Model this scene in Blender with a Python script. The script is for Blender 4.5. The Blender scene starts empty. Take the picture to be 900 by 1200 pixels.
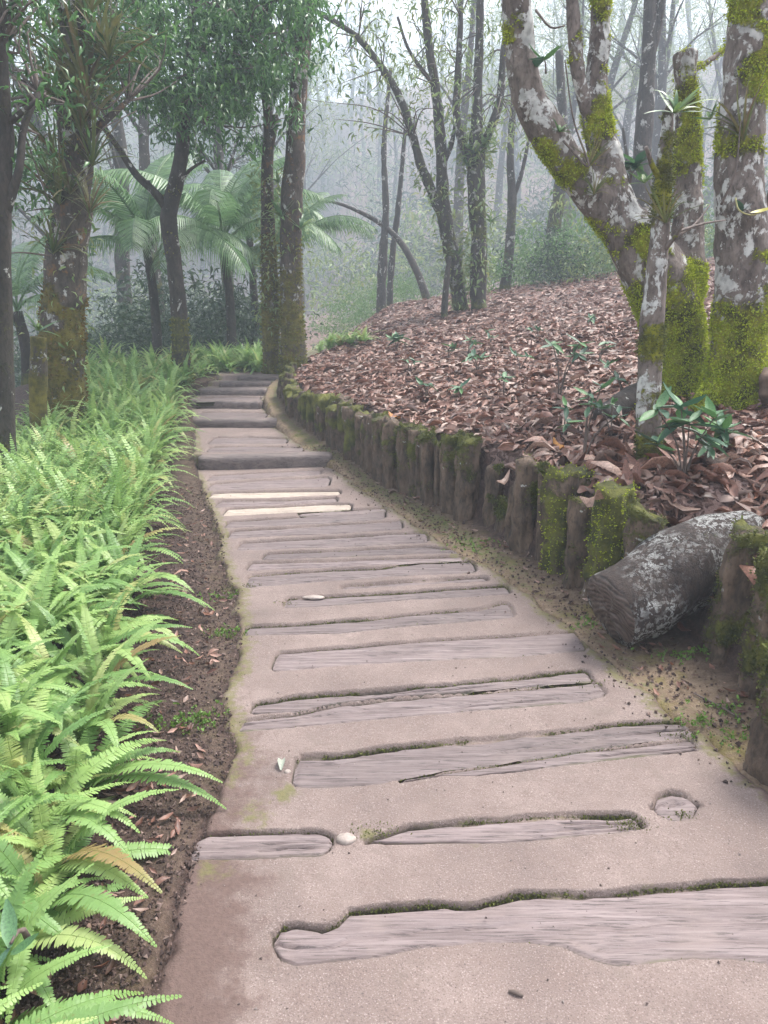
import bpy, math, random
import numpy as np
from mathutils import Vector, Matrix
random.seed(7); RNG = np.random.default_rng(7)
sc = bpy.context.scene
COL = sc.collection
R = math.radians

# ------------------------------------------------------------------ camera
FPX = 866.0; HOR = 345.0; CAMH = 1.5           # focal length in px of the 900x1200 photo, horizon row, eye height
PITCH = math.atan((600 - HOR) / FPX); CP, SP = math.cos(PITCH), math.sin(PITCH)
cam = bpy.data.cameras.new('camera'); cam_o = bpy.data.objects.new('camera', cam); COL.objects.link(cam_o)
cam.sensor_fit = 'VERTICAL'; cam.sensor_height = 36; cam.sensor_width = 27; cam.lens = FPX / 1200 * 36
cam_o.location = (0, 0, CAMH); cam_o.rotation_euler = (math.pi / 2 - PITCH, 0, 0)
cam.clip_start = 0.05; cam.clip_end = 600
sc.camera = cam_o
sc.render.resolution_x, sc.render.resolution_y = 768, 1024

# ------------------------------------------------------------------ light: bright overcast mist
SUN_EL, SUN_AZ = 60, 52
w = bpy.data.worlds.new('World'); sc.world = w; w.use_nodes = True
wn, wl = w.node_tree.nodes, w.node_tree.links; wn.clear()
sky = wn.new('ShaderNodeTexSky'); sky.sky_type = 'NISHITA'; sky.sun_disc = False
sky.sun_elevation = R(SUN_EL); sky.sun_rotation = R(SUN_AZ); sky.air_density = 1.0; sky.dust_density = 3.0; sky.ozone_density = 1.0
hs = wn.new('ShaderNodeHueSaturation'); hs.inputs['Saturation'].default_value = 0.32
bg = wn.new('ShaderNodeBackground'); bg.inputs['Strength'].default_value = 0.13
wo = wn.new('ShaderNodeOutputWorld')
wl.new(sky.outputs[0], hs.inputs['Color']); wl.new(hs.outputs[0], bg.inputs['Color']); wl.new(bg.outputs[0], wo.inputs['Surface'])
sl = bpy.data.lights.new('sun', 'SUN'); sl.energy = 1.5; sl.angle = R(18); sl.color = (1, 0.96, 0.9)
so = bpy.data.objects.new('sun', sl); COL.objects.link(so); so.location = (0, -5, 20)
az, el = R(SUN_AZ), R(SUN_EL)
sd_ = Vector((math.sin(az) * math.cos(el), math.cos(az) * math.cos(el), math.sin(el)))
so.rotation_euler = sd_.to_track_quat('Z', 'Y').to_euler()
sc.view_settings.view_transform = 'Standard'; sc.view_settings.look = 'None'
sc.view_settings.gamma = 1.0; sc.view_settings.exposure = 2.08
sc.cycles.max_bounces = 8; sc.cycles.diffuse_bounces = 3; sc.cycles.glossy_bounces = 2
sc.cycles.transmission_bounces = 3; sc.cycles.volume_bounces = 1; sc.cycles.transparent_max_bounces = 6
HAZE_DENSITY = 0.0066

# ------------------------------------------------------------------ maths helpers
def _hash(ix, iy, iz):
    h = (ix * 374761393 + iy * 668265263 + iz * 2147483647 + 1013904223) & 0xFFFFFFFF
    h = ((h ^ (h >> 13)) * 1274126177) & 0xFFFFFFFF
    return ((h ^ (h >> 16)) & 0xFFFFFF) / float(0xFFFFFF)
def vnoise(p):
    p = np.asarray(p, float); i = np.floor(p).astype(np.int64); f = p - i; f = f * f * (3 - 2 * f)
    x, y, z = i[:, 0], i[:, 1], i[:, 2]; r = 0
    for dx in (0, 1):
        wx = f[:, 0] if dx else 1 - f[:, 0]
        for dy in (0, 1):
            wy = f[:, 1] if dy else 1 - f[:, 1]
            for dz in (0, 1):
                wz = f[:, 2] if dz else 1 - f[:, 2]
                r = r + wx * wy * wz * _hash(x + dx, y + dy, z + dz)
    return r * 2 - 1
def fbm(p, o=4):
    p = np.asarray(p, float); a, r = 1.0, 0
    for k in range(o):
        r = r + a * vnoise(p + 17.3 * k); p = p * 2.03; a *= 0.5
    return r / 1.9
def sstep(a, b, x):
    t = np.clip((x - a) / (b - a), 0, 1); return t * t * (3 - 2 * t)
def ray(u, v):
    a = (u - 450) / FPX; b = (600 - v) / FPX
    return np.array((a, CP + b * SP, -SP + b * CP))
def onz(u, v, z=0.0):
    d = ray(u, v); t = (z - CAMH) / d[2]; return np.array((d[0] * t, d[1] * t, z))
def at(u, v, Y):
    d = ray(u, v); t = Y / d[1]; return np.array((d[0] * t, Y, CAMH + d[2] * t))
def mpp(v, Y):                                   # metres per photo pixel at that depth
    return Y / ray(450, v)[1] / FPX

# ------------------------------------------------------------------ mesh helpers
def mk(name, V, F, mat, parent=None, smooth=True, attrs=None, link=True):
    me = bpy.data.meshes.new(name)
    V = np.asarray(V, np.float32)
    Fs = F if isinstance(F, list) else [F]
    Fs = [np.asarray(f, np.int32) for f in Fs if len(f)]
    nl = sum(f.size for f in Fs); nf = sum(len(f) for f in Fs)
    me.vertices.add(len(V)); me.vertices.foreach_set('co', V.ravel())
    me.loops.add(nl); me.loops.foreach_set('vertex_index', np.concatenate([f.ravel() for f in Fs]))
    st, o = [], 0
    for f in Fs:
        st.append(o + np.arange(len(f)) * f.shape[1]); o += f.size
    me.polygons.add(nf); me.polygons.foreach_set('loop_start', np.concatenate(st).astype(np.int32))
    me.polygons.foreach_set('use_smooth', np.full(nf, bool(smooth)))
    me.update(calc_edges=True); me.validate()
    if attrs:
        for k, a in attrs.items():
            at_ = me.attributes.new(k, 'FLOAT', 'POINT'); at_.data.foreach_set('value', np.asarray(a, np.float32))
    for m in (mat if isinstance(mat, (list, tuple)) else [mat]): me.materials.append(m)
    ob = bpy.data.objects.new(name, me)
    if link: COL.objects.link(ob)
    if parent is not None: ob.parent = parent
    return ob
class Acc:
    def __init__(s): s.V, s.F, s.n, s.A = [], {}, 0, {}
    def add(s, V, F, **attrs):
        V = np.asarray(V, float)
        for f in (F if isinstance(F, list) else [F]):
            f = np.asarray(f, int)
            if len(f): s.F.setdefault(f.shape[1], []).append(f + s.n)
        for k, a in attrs.items(): s.A.setdefault(k, []).append(np.broadcast_to(np.asarray(a, float), (len(V),)))
        s.V.append(V); s.n += len(V)
    def build(s, name, mat, parent=None, **kw):
        return mk(name, np.concatenate(s.V), [np.concatenate(f) for f in s.F.values()], mat, parent,
                  attrs={k: np.concatenate(a) for k, a in s.A.items()}, **kw)
def tag(o, label=None, cat=None, group=None, kind=None):
    for k, v in (('label', label), ('category', cat), ('group', group), ('kind', kind)):
        if v: o[k] = v
    return o
def empty(name, loc, rz=0.0):
    o = bpy.data.objects.new(name, None); COL.objects.link(o); o.location = loc; o.rotation_euler = (0, 0, rz)
    o.empty_display_size = .1; return o
def dup(o, loc=None, rz=None, s=None, parent=None):
    c = o.copy(); COL.objects.link(c)
    if parent is not None: c.parent = parent
    if loc is not None: c.location = loc
    if rz is not None: c.rotation_euler.z = rz
    if s is not None: c.scale = (s, s, s) if not isinstance(s, tuple) else s
    for ch in KIDS.get(o.name, ()): dup(ch, parent=c)
    return c
KIDS = {}
def kid(p, c): KIDS.setdefault(p.name, []).append(c); return c

def catmull(P, n):
    P = np.asarray(P, float); k = len(P)
    if k == 2:
        t = np.linspace(0, 1, n)[:, None]; return P[0] * (1 - t) + P[1] * t
    Q = np.vstack([2 * P[0] - P[1], P, 2 * P[-1] - P[-2]])
    s = np.linspace(0, k - 1 - 1e-6, n); i = s.astype(int); t = (s - i)[:, None]
    a, b, c, d = Q[i], Q[i + 1], Q[i + 2], Q[i + 3]
    return .5 * (2 * b + (c - a) * t + (2 * a - 5 * b + 4 * c - d) * t ** 2 + (3 * b - a - 3 * c + d) * t ** 3)
def tube(P, r, seg=10, ds=.06, bump=.0, freq=6., ridge=0., cap=True, seed=0.):
    P = np.asarray(P, float); r = np.asarray(r, float)
    L = np.linalg.norm(np.diff(P, axis=0), axis=1).sum(); n = max(len(P), int(L / ds) + 1)
    PR = catmull(np.column_stack([P, r]), n); C, rr = PR[:, :3], np.maximum(PR[:, 3], 1e-4)
    T = np.gradient(C, axis=0); T /= np.linalg.norm(T, axis=1)[:, None] + 1e-9
    ref = np.array((1., 0, 0)) if abs(T[0][0]) < .8 else np.array((0, 1., 0))
    N = np.zeros_like(C); x = ref
    for i in range(n):
        x = x - T[i] * x.dot(T[i]); x /= np.linalg.norm(x) + 1e-9; N[i] = x
    B = np.cross(T, N); a = np.arange(seg) / seg * 2 * math.pi
    D = N[:, None] * np.cos(a)[None, :, None] + B[:, None] * np.sin(a)[None, :, None]
    rad = np.repeat(rr[:, None], seg, 1)
    if bump:
        q = (C[:, None] + D * rr[:, None, None]).reshape(-1, 3)
        rad = rad * (1 + bump * fbm(q * freq + seed, 3).reshape(n, seg))
    if ridge:
        q = np.stack([np.cos(a) * 2.5 + seed, np.sin(a) * 2.5, a * 0], 1)
        q = np.repeat(q[None], n, 0).reshape(-1, 3); q[:, 2] = np.repeat(np.arange(n) * ds * 1.5, seg)
        rad = rad * (1 + ridge * fbm(q, 3).reshape(n, seg))
    V = (C[:, None] + D * rad[..., None]).reshape(-1, 3)
    i = np.arange(n - 1)[:, None] * seg; j = np.arange(seg)[None]; j2 = (j + 1) % seg
    F = np.stack([i + j, i + j2, i + seg + j2, i + seg + j], -1).reshape(-1, 4)
    if cap:
        V = np.vstack([V, C[0], C[-1]]); m = n * seg; j = np.arange(seg); j2 = (j + 1) % seg
        T3 = np.vstack([np.stack([j2, j, np.full(seg, m)], 1), np.stack([m - seg + j, m - seg + j2, np.full(seg, m + 1)], 1)])
        return V, [F, T3]
    return V, [F]
def frames(d, up=None, roll=None):
    """orthonormal frames (n,3,3) columns x,y,z with y along d"""
    d = d / (np.linalg.norm(d, axis=1)[:, None] + 1e-9)
    u = np.tile((0, 0, 1.), (len(d), 1)) if up is None else up
    x = np.cross(d, u); ln = np.linalg.norm(x, axis=1); x[ln < 1e-3] = (1, 0, 0); x /= np.linalg.norm(x, axis=1)[:, None]
    z = np.cross(x, d)
    if roll is not None:
        c, s = np.cos(roll)[:, None], np.sin(roll)[:, None]; x, z = x * c + z * s, z * c - x * s
    return np.stack([x, d, z], -1)
def inst(tV, tF, pos, fr, scale):
    """replicate template at pos with frames and scale (n or n,3)"""
    n, k = len(pos), len(tV); scale = np.asarray(scale, float)
    if scale.ndim == 1: scale = np.repeat(scale[:, None], 3, 1)
    V = np.einsum('nij,nkj->nki', fr, tV[None] * scale[:, None]) + np.asarray(pos)[:, None]
    off = (np.arange(n) * k)[:, None, None]
    Fs = [(np.asarray(f)[None] + off).reshape(-1, np.asarray(f).shape[1]) for f in (tF if isinstance(tF, list) else [tF])]
    return V.reshape(-1, 3), Fs

# ------------------------------------------------------------------ materials
def mat_new(name):
    m = bpy.data.materials.new(name); m.use_nodes = True; t = m.node_tree
    b = next(n for n in t.nodes if n.type == 'BSDF_PRINCIPLED'); return m, t, b
def nd(t, typ, **kw):
    n = t.nodes.new(typ)
    for k, v in kw.items(): setattr(n, k, v)
    return n
def setin(t, sock, v):
    if isinstance(v, bpy.types.NodeSocket): t.links.new(v, sock)
    elif v is not None: sock.default_value = v if not (isinstance(v, tuple) and len(v) == 3 and sock.type == 'RGBA') else (*v, 1)
def noise(t, scale, detail=4, rough=.55, vec=None, dist=0):
    n = nd(t, 'ShaderNodeTexNoise'); n.inputs['Scale'].default_value = scale; n.inputs['Detail'].default_value = detail
    n.inputs['Roughness'].default_value = rough; n.inputs['Distortion'].default_value = dist
    if vec is not None: t.links.new(vec, n.inputs['Vector'])
    return n.outputs['Fac']
def ramp(t, fac, stops):
    r = nd(t, 'ShaderNodeValToRGB'); e = r.color_ramp.elements
    while len(e) < len(stops): e.new(.5)
    for k, (p, c) in zip(e, stops): k.position = p; k.color = (*c, 1) if len(c) == 3 else c
    t.links.new(fac, r.inputs[0]); return r.outputs[0]
def mix(t, fac, a, b, bt='MIX'):
    m = nd(t, 'ShaderNodeMix', data_type='RGBA', blend_type=bt)
    setin(t, m.inputs[0], fac); setin(t, m.inputs[6], a); setin(t, m.inputs[7], b); return m.outputs[2]
def maths(t, op, a, b=None, clamp=False):
    m = nd(t, 'ShaderNodeMath', operation=op); m.use_clamp = clamp
    setin(t, m.inputs[0], a); setin(t, m.inputs[1], b); return m.outputs[0]
def rng(t, v, a, b, c=0., d=1., smooth=True):
    m = nd(t, 'ShaderNodeMapRange'); m.interpolation_type = 'SMOOTHSTEP' if smooth else 'LINEAR'
    setin(t, m.inputs[0], v)
    for k, x in zip((1, 2, 3, 4), (a, b, c, d)): m.inputs[k].default_value = x
    return m.outputs[0]
def attr(t, name): n = nd(t, 'ShaderNodeAttribute'); n.attribute_name = name; return n.outputs['Fac']
def bump(t, b, h, strength=.5, dist=.01):
    n = nd(t, 'ShaderNodeBump'); n.inputs['Strength'].default_value = strength; n.inputs['Distance'].default_value = dist
    t.links.new(h, n.inputs['Height']); t.links.new(n.outputs[0], b.inputs['Normal'])
def coords(t, sc=(1, 1, 1), kind='Object'):
    c = nd(t, 'ShaderNodeTexCoord'); m = nd(t, 'ShaderNodeMapping'); m.inputs['Scale'].default_value = sc
    t.links.new(c.outputs[kind], m.inputs['Vector']); return m.outputs[0]

def m_bark(name, dark, light, lichen=.5, lich_col=(.43, .425, .395), moss_a=(.05, .075, .012), moss_b=(.16, .19, .03), rust=0., scale=1.):
    m, t, b = mat_new(name)
    n1 = noise(t, 9 * scale, 8, .65, coords(t, (1, 1, .45))); n2 = noise(t, 45 * scale, 5, .6, coords(t, (1, 1, .5)))
    c = ramp(t, n1, [(.3, dark), (.55, tuple(.5 * (p + q) for p, q in zip(dark, light))), (.75, light)])
    c = mix(t, rng(t, n2, .45, .7, 0, .6), c, tuple(x * .4 for x in dark))
    ln = noise(t, 6.5 * scale, 9, .70, coords(t, (1, 1, .8)), .45); ln2 = noise(t, 22 * scale, 3, .5, coords(t))
    lf = rng(t, maths(t, 'ADD', ln, maths(t, 'MULTIPLY', ln2, .16)), .70 - .13 * lichen, .735 - .13 * lichen)
    if scale > 2: lf = maths(t, 'MULTIPLY', lf, rng(t, noise(t, 4.2, 4, .6, coords(t)), .38, .56))
    c = mix(t, maths(t, 'MULTIPLY', lf, .92), c, mix(t, rng(t, ln2, .3, .7), tuple(x * .55 for x in lich_col), lich_col))
    if rust:
        rf = rng(t, noise(t, 6.5, 6, .7, coords(t, (1.3, 1.3, 1))), .54, .68, 0, rust)
        c = mix(t, rf, c, (.28, .12, .02))
    mf = attr(t, 'moss'); mn = noise(t, 30, 6, .7, coords(t))
    mf2 = rng(t, maths(t, 'ADD', mf, maths(t, 'MULTIPLY', maths(t, 'SUBTRACT', mn, .5), .9)), .42, .62)
    c = mix(t, mf2, c, mix(t, rng(t, noise(t, 8, 5, .65, coords(t)), .35, .65), moss_a, moss_b))
    t.links.new(c, b.inputs['Base Color']); b.inputs['Roughness'].default_value = .9
    hh = maths(t, 'ADD', maths(t, 'ADD', n1, maths(t, 'MULTIPLY', n2, .5)), maths(t, 'MULTIPLY', mf2, maths(t, 'MULTIPLY', noise(t, 90, 4, .7, coords(t)), 1.2)))
    bump(t, b, hh, .9, .018); return m
def m_leaf(name, cols, trans=.25, rough=.45, coat=.0, var=.5):
    m, t, b = mat_new(name)
    g = nd(t, 'ShaderNodeNewGeometry'); oi = nd(t, 'ShaderNodeObjectInfo')
    f = maths(t, 'FRACT', maths(t, 'ADD', g.outputs['Random Per Island'], oi.outputs['Random']))
    c = ramp(t, f, [(i / max(1, len(cols) - 1), k) for i, k in enumerate(cols)])
    c = mix(t, rng(t, noise(t, 18, 4, .6, coords(t)), .35, .7, 0, var), c, tuple(x * .55 for x in cols[0]))
    t.links.new(c, b.inputs['Base Color']); b.inputs['Roughness'].default_value = rough
    b.inputs['Coat Weight'].default_value = coat
    if trans:
        tr = nd(t, 'ShaderNodeBsdfTranslucent'); t.links.new(c, tr.inputs['Color'])
        ms = nd(t, 'ShaderNodeMixShader'); ms.inputs[0].default_value = trans
        out = next(n for n in t.nodes if n.type == 'OUTPUT_MATERIAL')
        t.links.new(b.outputs[0], ms.inputs[1]); t.links.new(tr.outputs[0], ms.inputs[2]); t.links.new(ms.outputs[0], out.inputs['Surface'])
    return m
def m_fern():
    m, t, b = mat_new('fern')
    oi = nd(t, 'ShaderNodeObjectInfo'); a = attr(t, 'tone'); s = attr(t, 'along')
    f = maths(t, 'FRACT', maths(t, 'ADD', a, oi.outputs['Random']))
    c = ramp(t, f, [(0, (.13, .25, .07)), (.3, (.225, .375, .115)), (.7, (.32, .47, .15)), (.9, (.39, .49, .18)), (.97, (.44, .44, .17)), (1, (.26, .15, .06))])
    c = mix(t, rng(t, s, .75, 1.0, 0, .45), c, (.26, .40, .10))
    c = mix(t, rng(t, noise(t, 60, 3, .6, coords(t)), .62, .72, 0, .5), c, (.20, .18, .05))
    t.links.new(c, b.inputs['Base Color']); b.inputs['Roughness'].default_value = .42
    tr = nd(t, 'ShaderNodeBsdfTranslucent'); t.links.new(c, tr.inputs['Color'])
    ms = nd(t, 'ShaderNodeMixShader'); ms.inputs[0].default_value = .38
    out = next(n for n in t.nodes if n.type == 'OUTPUT_MATERIAL')
    t.links.new(b.outputs[0], ms.inputs[1]); t.links.new(tr.outputs[0], ms.inputs[2]); t.links.new(ms.outputs[0], out.inputs['Surface'])
    return m
def m_path():
    m, t, b = mat_new('path_concrete')
    co = coords(t)
    n1 = noise(t, 2.2, 6, .6, co); n2 = noise(t, 14, 6, .65, co); n3 = noise(t, 260, 3, .6, co); n4 = noise(t, 70, 4, .6, co)
    c = ramp(t, n1, [(.28, (.125, .092, .083)), (.5, (.185, .138, .122)), (.72, (.255, .196, .174))])
    c = mix(t, rng(t, n2, .42, .72, 0, .65), c, (.165, .118, .102))
    c = mix(t, rng(t, n3, .57, .68, 0, .6), c, (.42, .35, .32)); c = mix(t, rng(t, n3, .34, .44, .85, 0), c, (.095, .068, .06))
    c = mix(t, rng(t, n4, .56, .70, 0, .6), c, (.15, .108, .094)); n5 = noise(t, 6, 8, .75, co, .4); c = mix(t, rng(t, n5, .54, .66, 0, .5), c, (.15, .115, .098)); n6 = noise(t, 130, 2, .5, co); c = mix(t, rng(t, n6, .68, .74, 0, .7), c, (.07, .05, .042))
    e = attr(t, 'edge'); en = maths(t, 'ADD', e, maths(t, 'MULTIPLY', maths(t, 'SUBTRACT', n2, .5), 1.3))
    c = mix(t, rng(t, en, .30, .80, 0, .93), c, mix(t, n4, (.055, .032, .026), (.15, .095, .08)))
    mo = maths(t, 'ADD', attr(t, 'moss'), maths(t, 'MULTIPLY', maths(t, 'SUBTRACT', noise(t, 26, 6, .7, co), .5), 1.3))
    c = mix(t, rng(t, mo, .50, .85, 0, .8), c, mix(t, n4, (.07, .075, .02), (.17, .15, .05)))
    c = mix(t, rng(t, attr(t, 'groove'), .3, .9, 0, .95), c, (.045, .037, .024))
    t.links.new(c, b.inputs['Base Color']); b.inputs['Roughness'].default_value = .85
    bump(t, b, maths(t, 'ADD', maths(t, 'MULTIPLY', n3, .5), maths(t, 'ADD', n4, n2)), .55, .008); return m
def m_plank(name, dark, mid, light):
    m, t, b = mat_new(name)
    oi = nd(t, 'ShaderNodeObjectInfo')
    va = nd(t, 'ShaderNodeVectorMath', operation='ADD'); t.links.new(coords(t, (1.9, 40, 14)), va.inputs[0])
    cx = nd(t, 'ShaderNodeCombineXYZ'); t.links.new(maths(t, 'MULTIPLY', oi.outputs['Random'], 37), cx.inputs[0]); t.links.new(cx.outputs[0], va.inputs[1])
    g = noise(t, 1.2, 9, .7, va.outputs[0], 1.1); g2 = noise(t, 5, 5, .6, va.outputs[0], .3); n2 = noise(t, 5, 5, .6, coords(t))
    c = ramp(t, g, [(.28, dark), (.48, mid), (.72, light)])
    c = mix(t, rng(t, g2, .38, .45, .6, 0), c, tuple(x * .35 for x in dark))
    c = mix(t, rng(t, n2, .48, .7, 0, .4), c, (.22, .170, .152))
    n3 = noise(t, 240, 3, .6, coords(t)); c = mix(t, rng(t, n3, .58, .7, 0, .35), c, light)
    c = mix(t, rng(t, attr(t, 'moss'), .25, .9, 0, .9), c, mix(t, noise(t, 40, 3, .6, coords(t)), (.045, .05, .016), (.12, .12, .035)))
    c = mix(t, rng(t, attr(t, 'groove'), .2, .8, 0, .95), c, mix(t, noise(t, 30, 3, .6, coords(t)), (.022, .018, .012), (.06, .056, .022)))
    tint = rng(t, oi.outputs['Random'], 0, 1, .85, 1.15, False)
    mm = nd(t, 'ShaderNodeMix', data_type='RGBA', blend_type='MULTIPLY'); mm.inputs[0].default_value = 1
    cc = nd(t, 'ShaderNodeCombineColor'); [t.links.new(tint, cc.inputs[k]) for k in range(3)]
    t.links.new(c, mm.inputs[6]); t.links.new(cc.outputs[0], mm.inputs[7])
    t.links.new(mm.outputs[2], b.inputs['Base Color']); b.inputs['Roughness'].default_value = .68
    bump(t, b, maths(t, 'ADD', g, maths(t, 'MULTIPLY', g2, .7)), .6, .006); return m
def m_ground():
    m, t, b = mat_new('forest_ground')
    co = coords(t); n1 = noise(t, 3, 6, .6, co); n2 = noise(t, 28, 6, .7, co); n3 = noise(t, 120, 4, .65, co)
    soil = ramp(t, n2, [(.3, (.018, .010, .008)), (.5, (.048, .027, .021)), (.72, (.105, .064, .052))])
    soil = mix(t, rng(t, n3, .6, .68, 0, .5), soil, (.16, .11, .095))
    sand = ramp(t, n2, [(.3, (.13, .085, .055)), (.55, (.25, .18, .12)), (.75, (.35, .27, .19))])
    sand = mix(t, rng(t, noise(t, 5.5, 6, .7, co), .50, .66, 0, .8), sand, mix(t, n3, (.12, .10, .028), (.27, .22, .075)))
    sand = mix(t, rng(t, n3, .62, .7, 0, .6), sand, (.12, .06, .045))
    vo = nd(t, 'ShaderNodeTexVoronoi'); vo.inputs['Scale'].default_value = 13; va = nd(t, 'ShaderNodeVectorMath', operation='MULTIPLY_ADD')
    t.links.new(co, va.inputs[0]); va.inputs[1].default_value = (1, 1.5, 1); nn = nd(t, 'ShaderNodeTexNoise'); nn.inputs['Scale'].default_value = 9
    t.links.new(co, nn.inputs['Vector']); t.links.new(nn.outputs['Color'], va.inputs[2]); t.links.new(va.outputs[0], vo.inputs['Vector'])
    vr = nd(t, 'ShaderNodeSeparateColor'); t.links.new(vo.outputs['Color'], vr.inputs[0])
    lit = ramp(t, vr.outputs[0], [(0, (.05, .028, .024)), (.35, (.13, .075, .062)), (.7, (.24, .15, .125)), (1, (.36, .25, .22))])
    lit = mix(t, rng(t, n1, .5, .7, 0, .4), lit, (.06, .035, .03))
    c = mix(t, attr(t, 'sand'), soil, sand); c = mix(t, attr(t, 'litter'), c, lit)
    c = mix(t, rng(t, maths(t, 'ADD', attr(t, 'moss'), maths(t, 'MULTIPLY', maths(t, 'SUBTRACT', n2, .5), 1.2)), .45, .8), c, mix(t, n3, (.04, .06, .012), (.12, .15, .03)))
    t.links.new(c, b.inputs['Base Color']); b.inputs['Roughness'].default_value = .95
    bump(t, b, maths(t, 'ADD', n2, maths(t, 'MULTIPLY', n3, .6)), .8, .02); return m
def m_plain(name, a, bcol, scale=20, rough=.8, bs=.4):
    m, t, b = mat_new(name); n = noise(t, scale, 6, .65, coords(t))
    t.links.new(ramp(t, n, [(.3, a), (.7, bcol)]), b.inputs['Base Color']); b.inputs['Roughness'].default_value = rough
    bump(t, b, n, bs, .006); return m

M_FERN = m_fern()
M_PATH = m_path(); M_GROUND = m_ground()
M_PLANK = m_plank('weathered_wood', (.07, .05, .047), (.155, .117, .113), (.26, .208, .202))
M_PLANKP = m_plank('pale_wood', (.27, .215, .17), (.40, .33, .27), (.52, .45, .38))
M_BEAM = m_plank('dark_beam', (.06, .046, .043), (.125, .096, .09), (.24, .19, .175))
M_MOSS = m_leaf('moss_tufts', [(.22, .28, .015), (.44, .52, .028), (.56, .60, .05)], .25, .8)
M_MOSSD = m_leaf('moss_dark', [(.055, .065, .015), (.11, .12, .025), (.17, .19, .04)], .2, .8)
M_BARK_L = m_bark('lichen_bark', (.06, .044, .036), (.29, .235, .205), .74, (.56, .55, .52), moss_a=(.05, .045, .006), moss_b=(.30, .30, .02))
M_BARK_M = m_bark('mossy_bark', (.03, .022, .017), (.13, .10, .08), .45, moss_a=(.055, .05, .008), moss_b=(.17, .14, .018), rust=.5)
M_BARK_D = m_bark('dark_bark', (.02, .016, .013), (.075, .058, .048), .12, moss_a=(.035, .04, .008), moss_b=(.10, .10, .02))
M_BARK_F = m_bark('fog_bark', (.03, .026, .022), (.10, .082, .07), .35, moss_a=(.04, .045, .01), moss_b=(.12, .12, .03))
M_POST = m_bark('post_wood', (.02, .013, .009), (.24, .165, .115), .02, moss_a=(.045, .05, .01), moss_b=(.15, .15, .025))
M_LOG = m_bark('log_bark', (.022, .016, .016), (.085, .056, .043), .98, (.44, .44, .42), scale=6.5)
M_LITTER = m_leaf('dry_leaf', [(.045, .018, .012), (.15, .062, .042), (.26, .125, .09), (.42, .25, .195), (.20, .075, .04), (.50, .36, .30), (.10, .048, .034), (.32, .16, .115), (.06, .028, .02), (.44, .30, .24), (.24, .10, .06)], .12, .5, var=.6)
M_ORANGE = m_leaf('orange_leaf', [(.42, .17, .03), (.5, .22, .04)], .15, .5)
M_CROWN = m_leaf('crown_leaf', [(.025, .07, .022), (.06, .145, .042), (.105, .235, .068), (.17, .32, .10)], .4, .3)
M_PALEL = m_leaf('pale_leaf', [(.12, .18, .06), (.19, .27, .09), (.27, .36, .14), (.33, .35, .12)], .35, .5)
M_SHRUB = m_leaf('shrub_leaf', [(.02, .045, .022), (.045, .085, .04), (.08, .13, .06)], .25, .5)
M_SAP = m_leaf('sapling_leaf', [(.03, .085, .05), (.06, .14, .08), (.11, .22, .10), (.10, .24, .06)], .2, .5)
M_PALM = m_leaf('palm_leaf', [(.08, .17, .065), (.14, .26, .10), (.22, .35, .16)], .35, .42)
M_BROM = m_leaf('strap_leaf', [(.07, .11, .035), (.14, .17, .05), (.22, .20, .08), (.16, .09, .05)], .25, .5)
M_TWIG = m_plain('twig_bark', (.05, .036, .03), (.16, .12, .10), 30)
M_STONE = m_plain('pale_stone', (.22, .18, .155), (.42, .35, .31), 40, .7)
M_CRUMB = m_leaf('soil_crumbs', [(.03, .018, .015), (.075, .045, .038), (.14, .09, .075), (.05, .03, .025), (.27, .19, .16)], 0, .9)
M_CLOVER = m_leaf('tiny_herbs', [(.10, .20, .03), (.18, .32, .05), (.14, .25, .05)], .25, .5)

# ------------------------------------------------------------------ path data
STEPS = []                                        # (Yfront, xl, xr, z below, z above)
_z = 0.0
for ul, ur, bl, br, tp in ((232, 390, 551, 547, 535), (225, 326, 501, 501, 492), (222, 304, 478, 480, 470), (232, 311, 463, 464, 456), (257, 318, 454, 453, 448), (278, 328, 446, 446, 441)):
    A, Bp = onz(ul, bl, _z), onz(ur, br, _z); Y0 = .5 * (A[1] + Bp[1]); z1 = at(.5 * (ul + ur), tp, Y0)[2]
    STEPS.append((A, Bp, _z, z1)); _z = z1
ZTOP = _z
SY = np.array([.5 * (s[0][1] + s[1][1]) + .09 for s in STEPS]); SZ = np.array([s[3] - s[2] for s in STEPS])
def level(Y):                                      # stepped path level
    Y = np.asarray(Y, float); z = np.zeros_like(Y)
    for y, d in zip(SY, SZ): z = z + d * sstep(y - .02, y + .02, Y)
    return z
def slevel(Y): return np.interp(Y, [-5, 5.9, 6.5, 8.0, 9.9, 12, 16], [0, 0, .06, .2, ZTOP, ZTOP - .02, .42])
PL = np.array([(-.50, .5), (-.53, 1.2), (-.54, 1.71), (-.53, 2.2), (-.64, 2.56), (-.66, 3.0), (-.80, 3.62), (-.97, 4.1), (-1.05, 4.5), (-1.25, 5.1), (-1.55, 6.0), (-1.72, 6.5), (-2.1, 8), (-2.38, 8.9), (-2.4, 9.4), (-2.2, 9.8), (-2.3, 10.3), (-2.8, 11.2)])
PR_ = np.array([(1.32, .5), (1.30, 1.4), (1.22, 1.9), (1.16, 2.33), (1.02, 2.62), (.97, 2.9), (.80, 3.5), (.64, 3.9), (.42, 4.34), (.12, 5.09), (-.2, 5.8), (-.42, 6.45), (-.75, 6.9), (-1.12, 7.9), (-1.25, 8.3), (-1.42, 8.9), (-1.44, 9.4), (-1.36, 9.9), (-1.5, 10.4), (-1.9, 11.2)])
KB = np.array([(1.62, .6), (1.52, 1.7), (1.44, 2.3), (1.38, 2.75), (1.1, 3.5), (.9, 4.0), (.76, 4.3), (.55, 4.85), (.3, 5.4), (.05, 5.85), (-.17, 6.4), (-.52, 7.1), (-.83, 7.7), (-1.06, 8.3), (-1.2, 9.0), (-1.22, 9.9), (-1.1, 10.8), (-1.0, 14), (-1, 40)])
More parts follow.
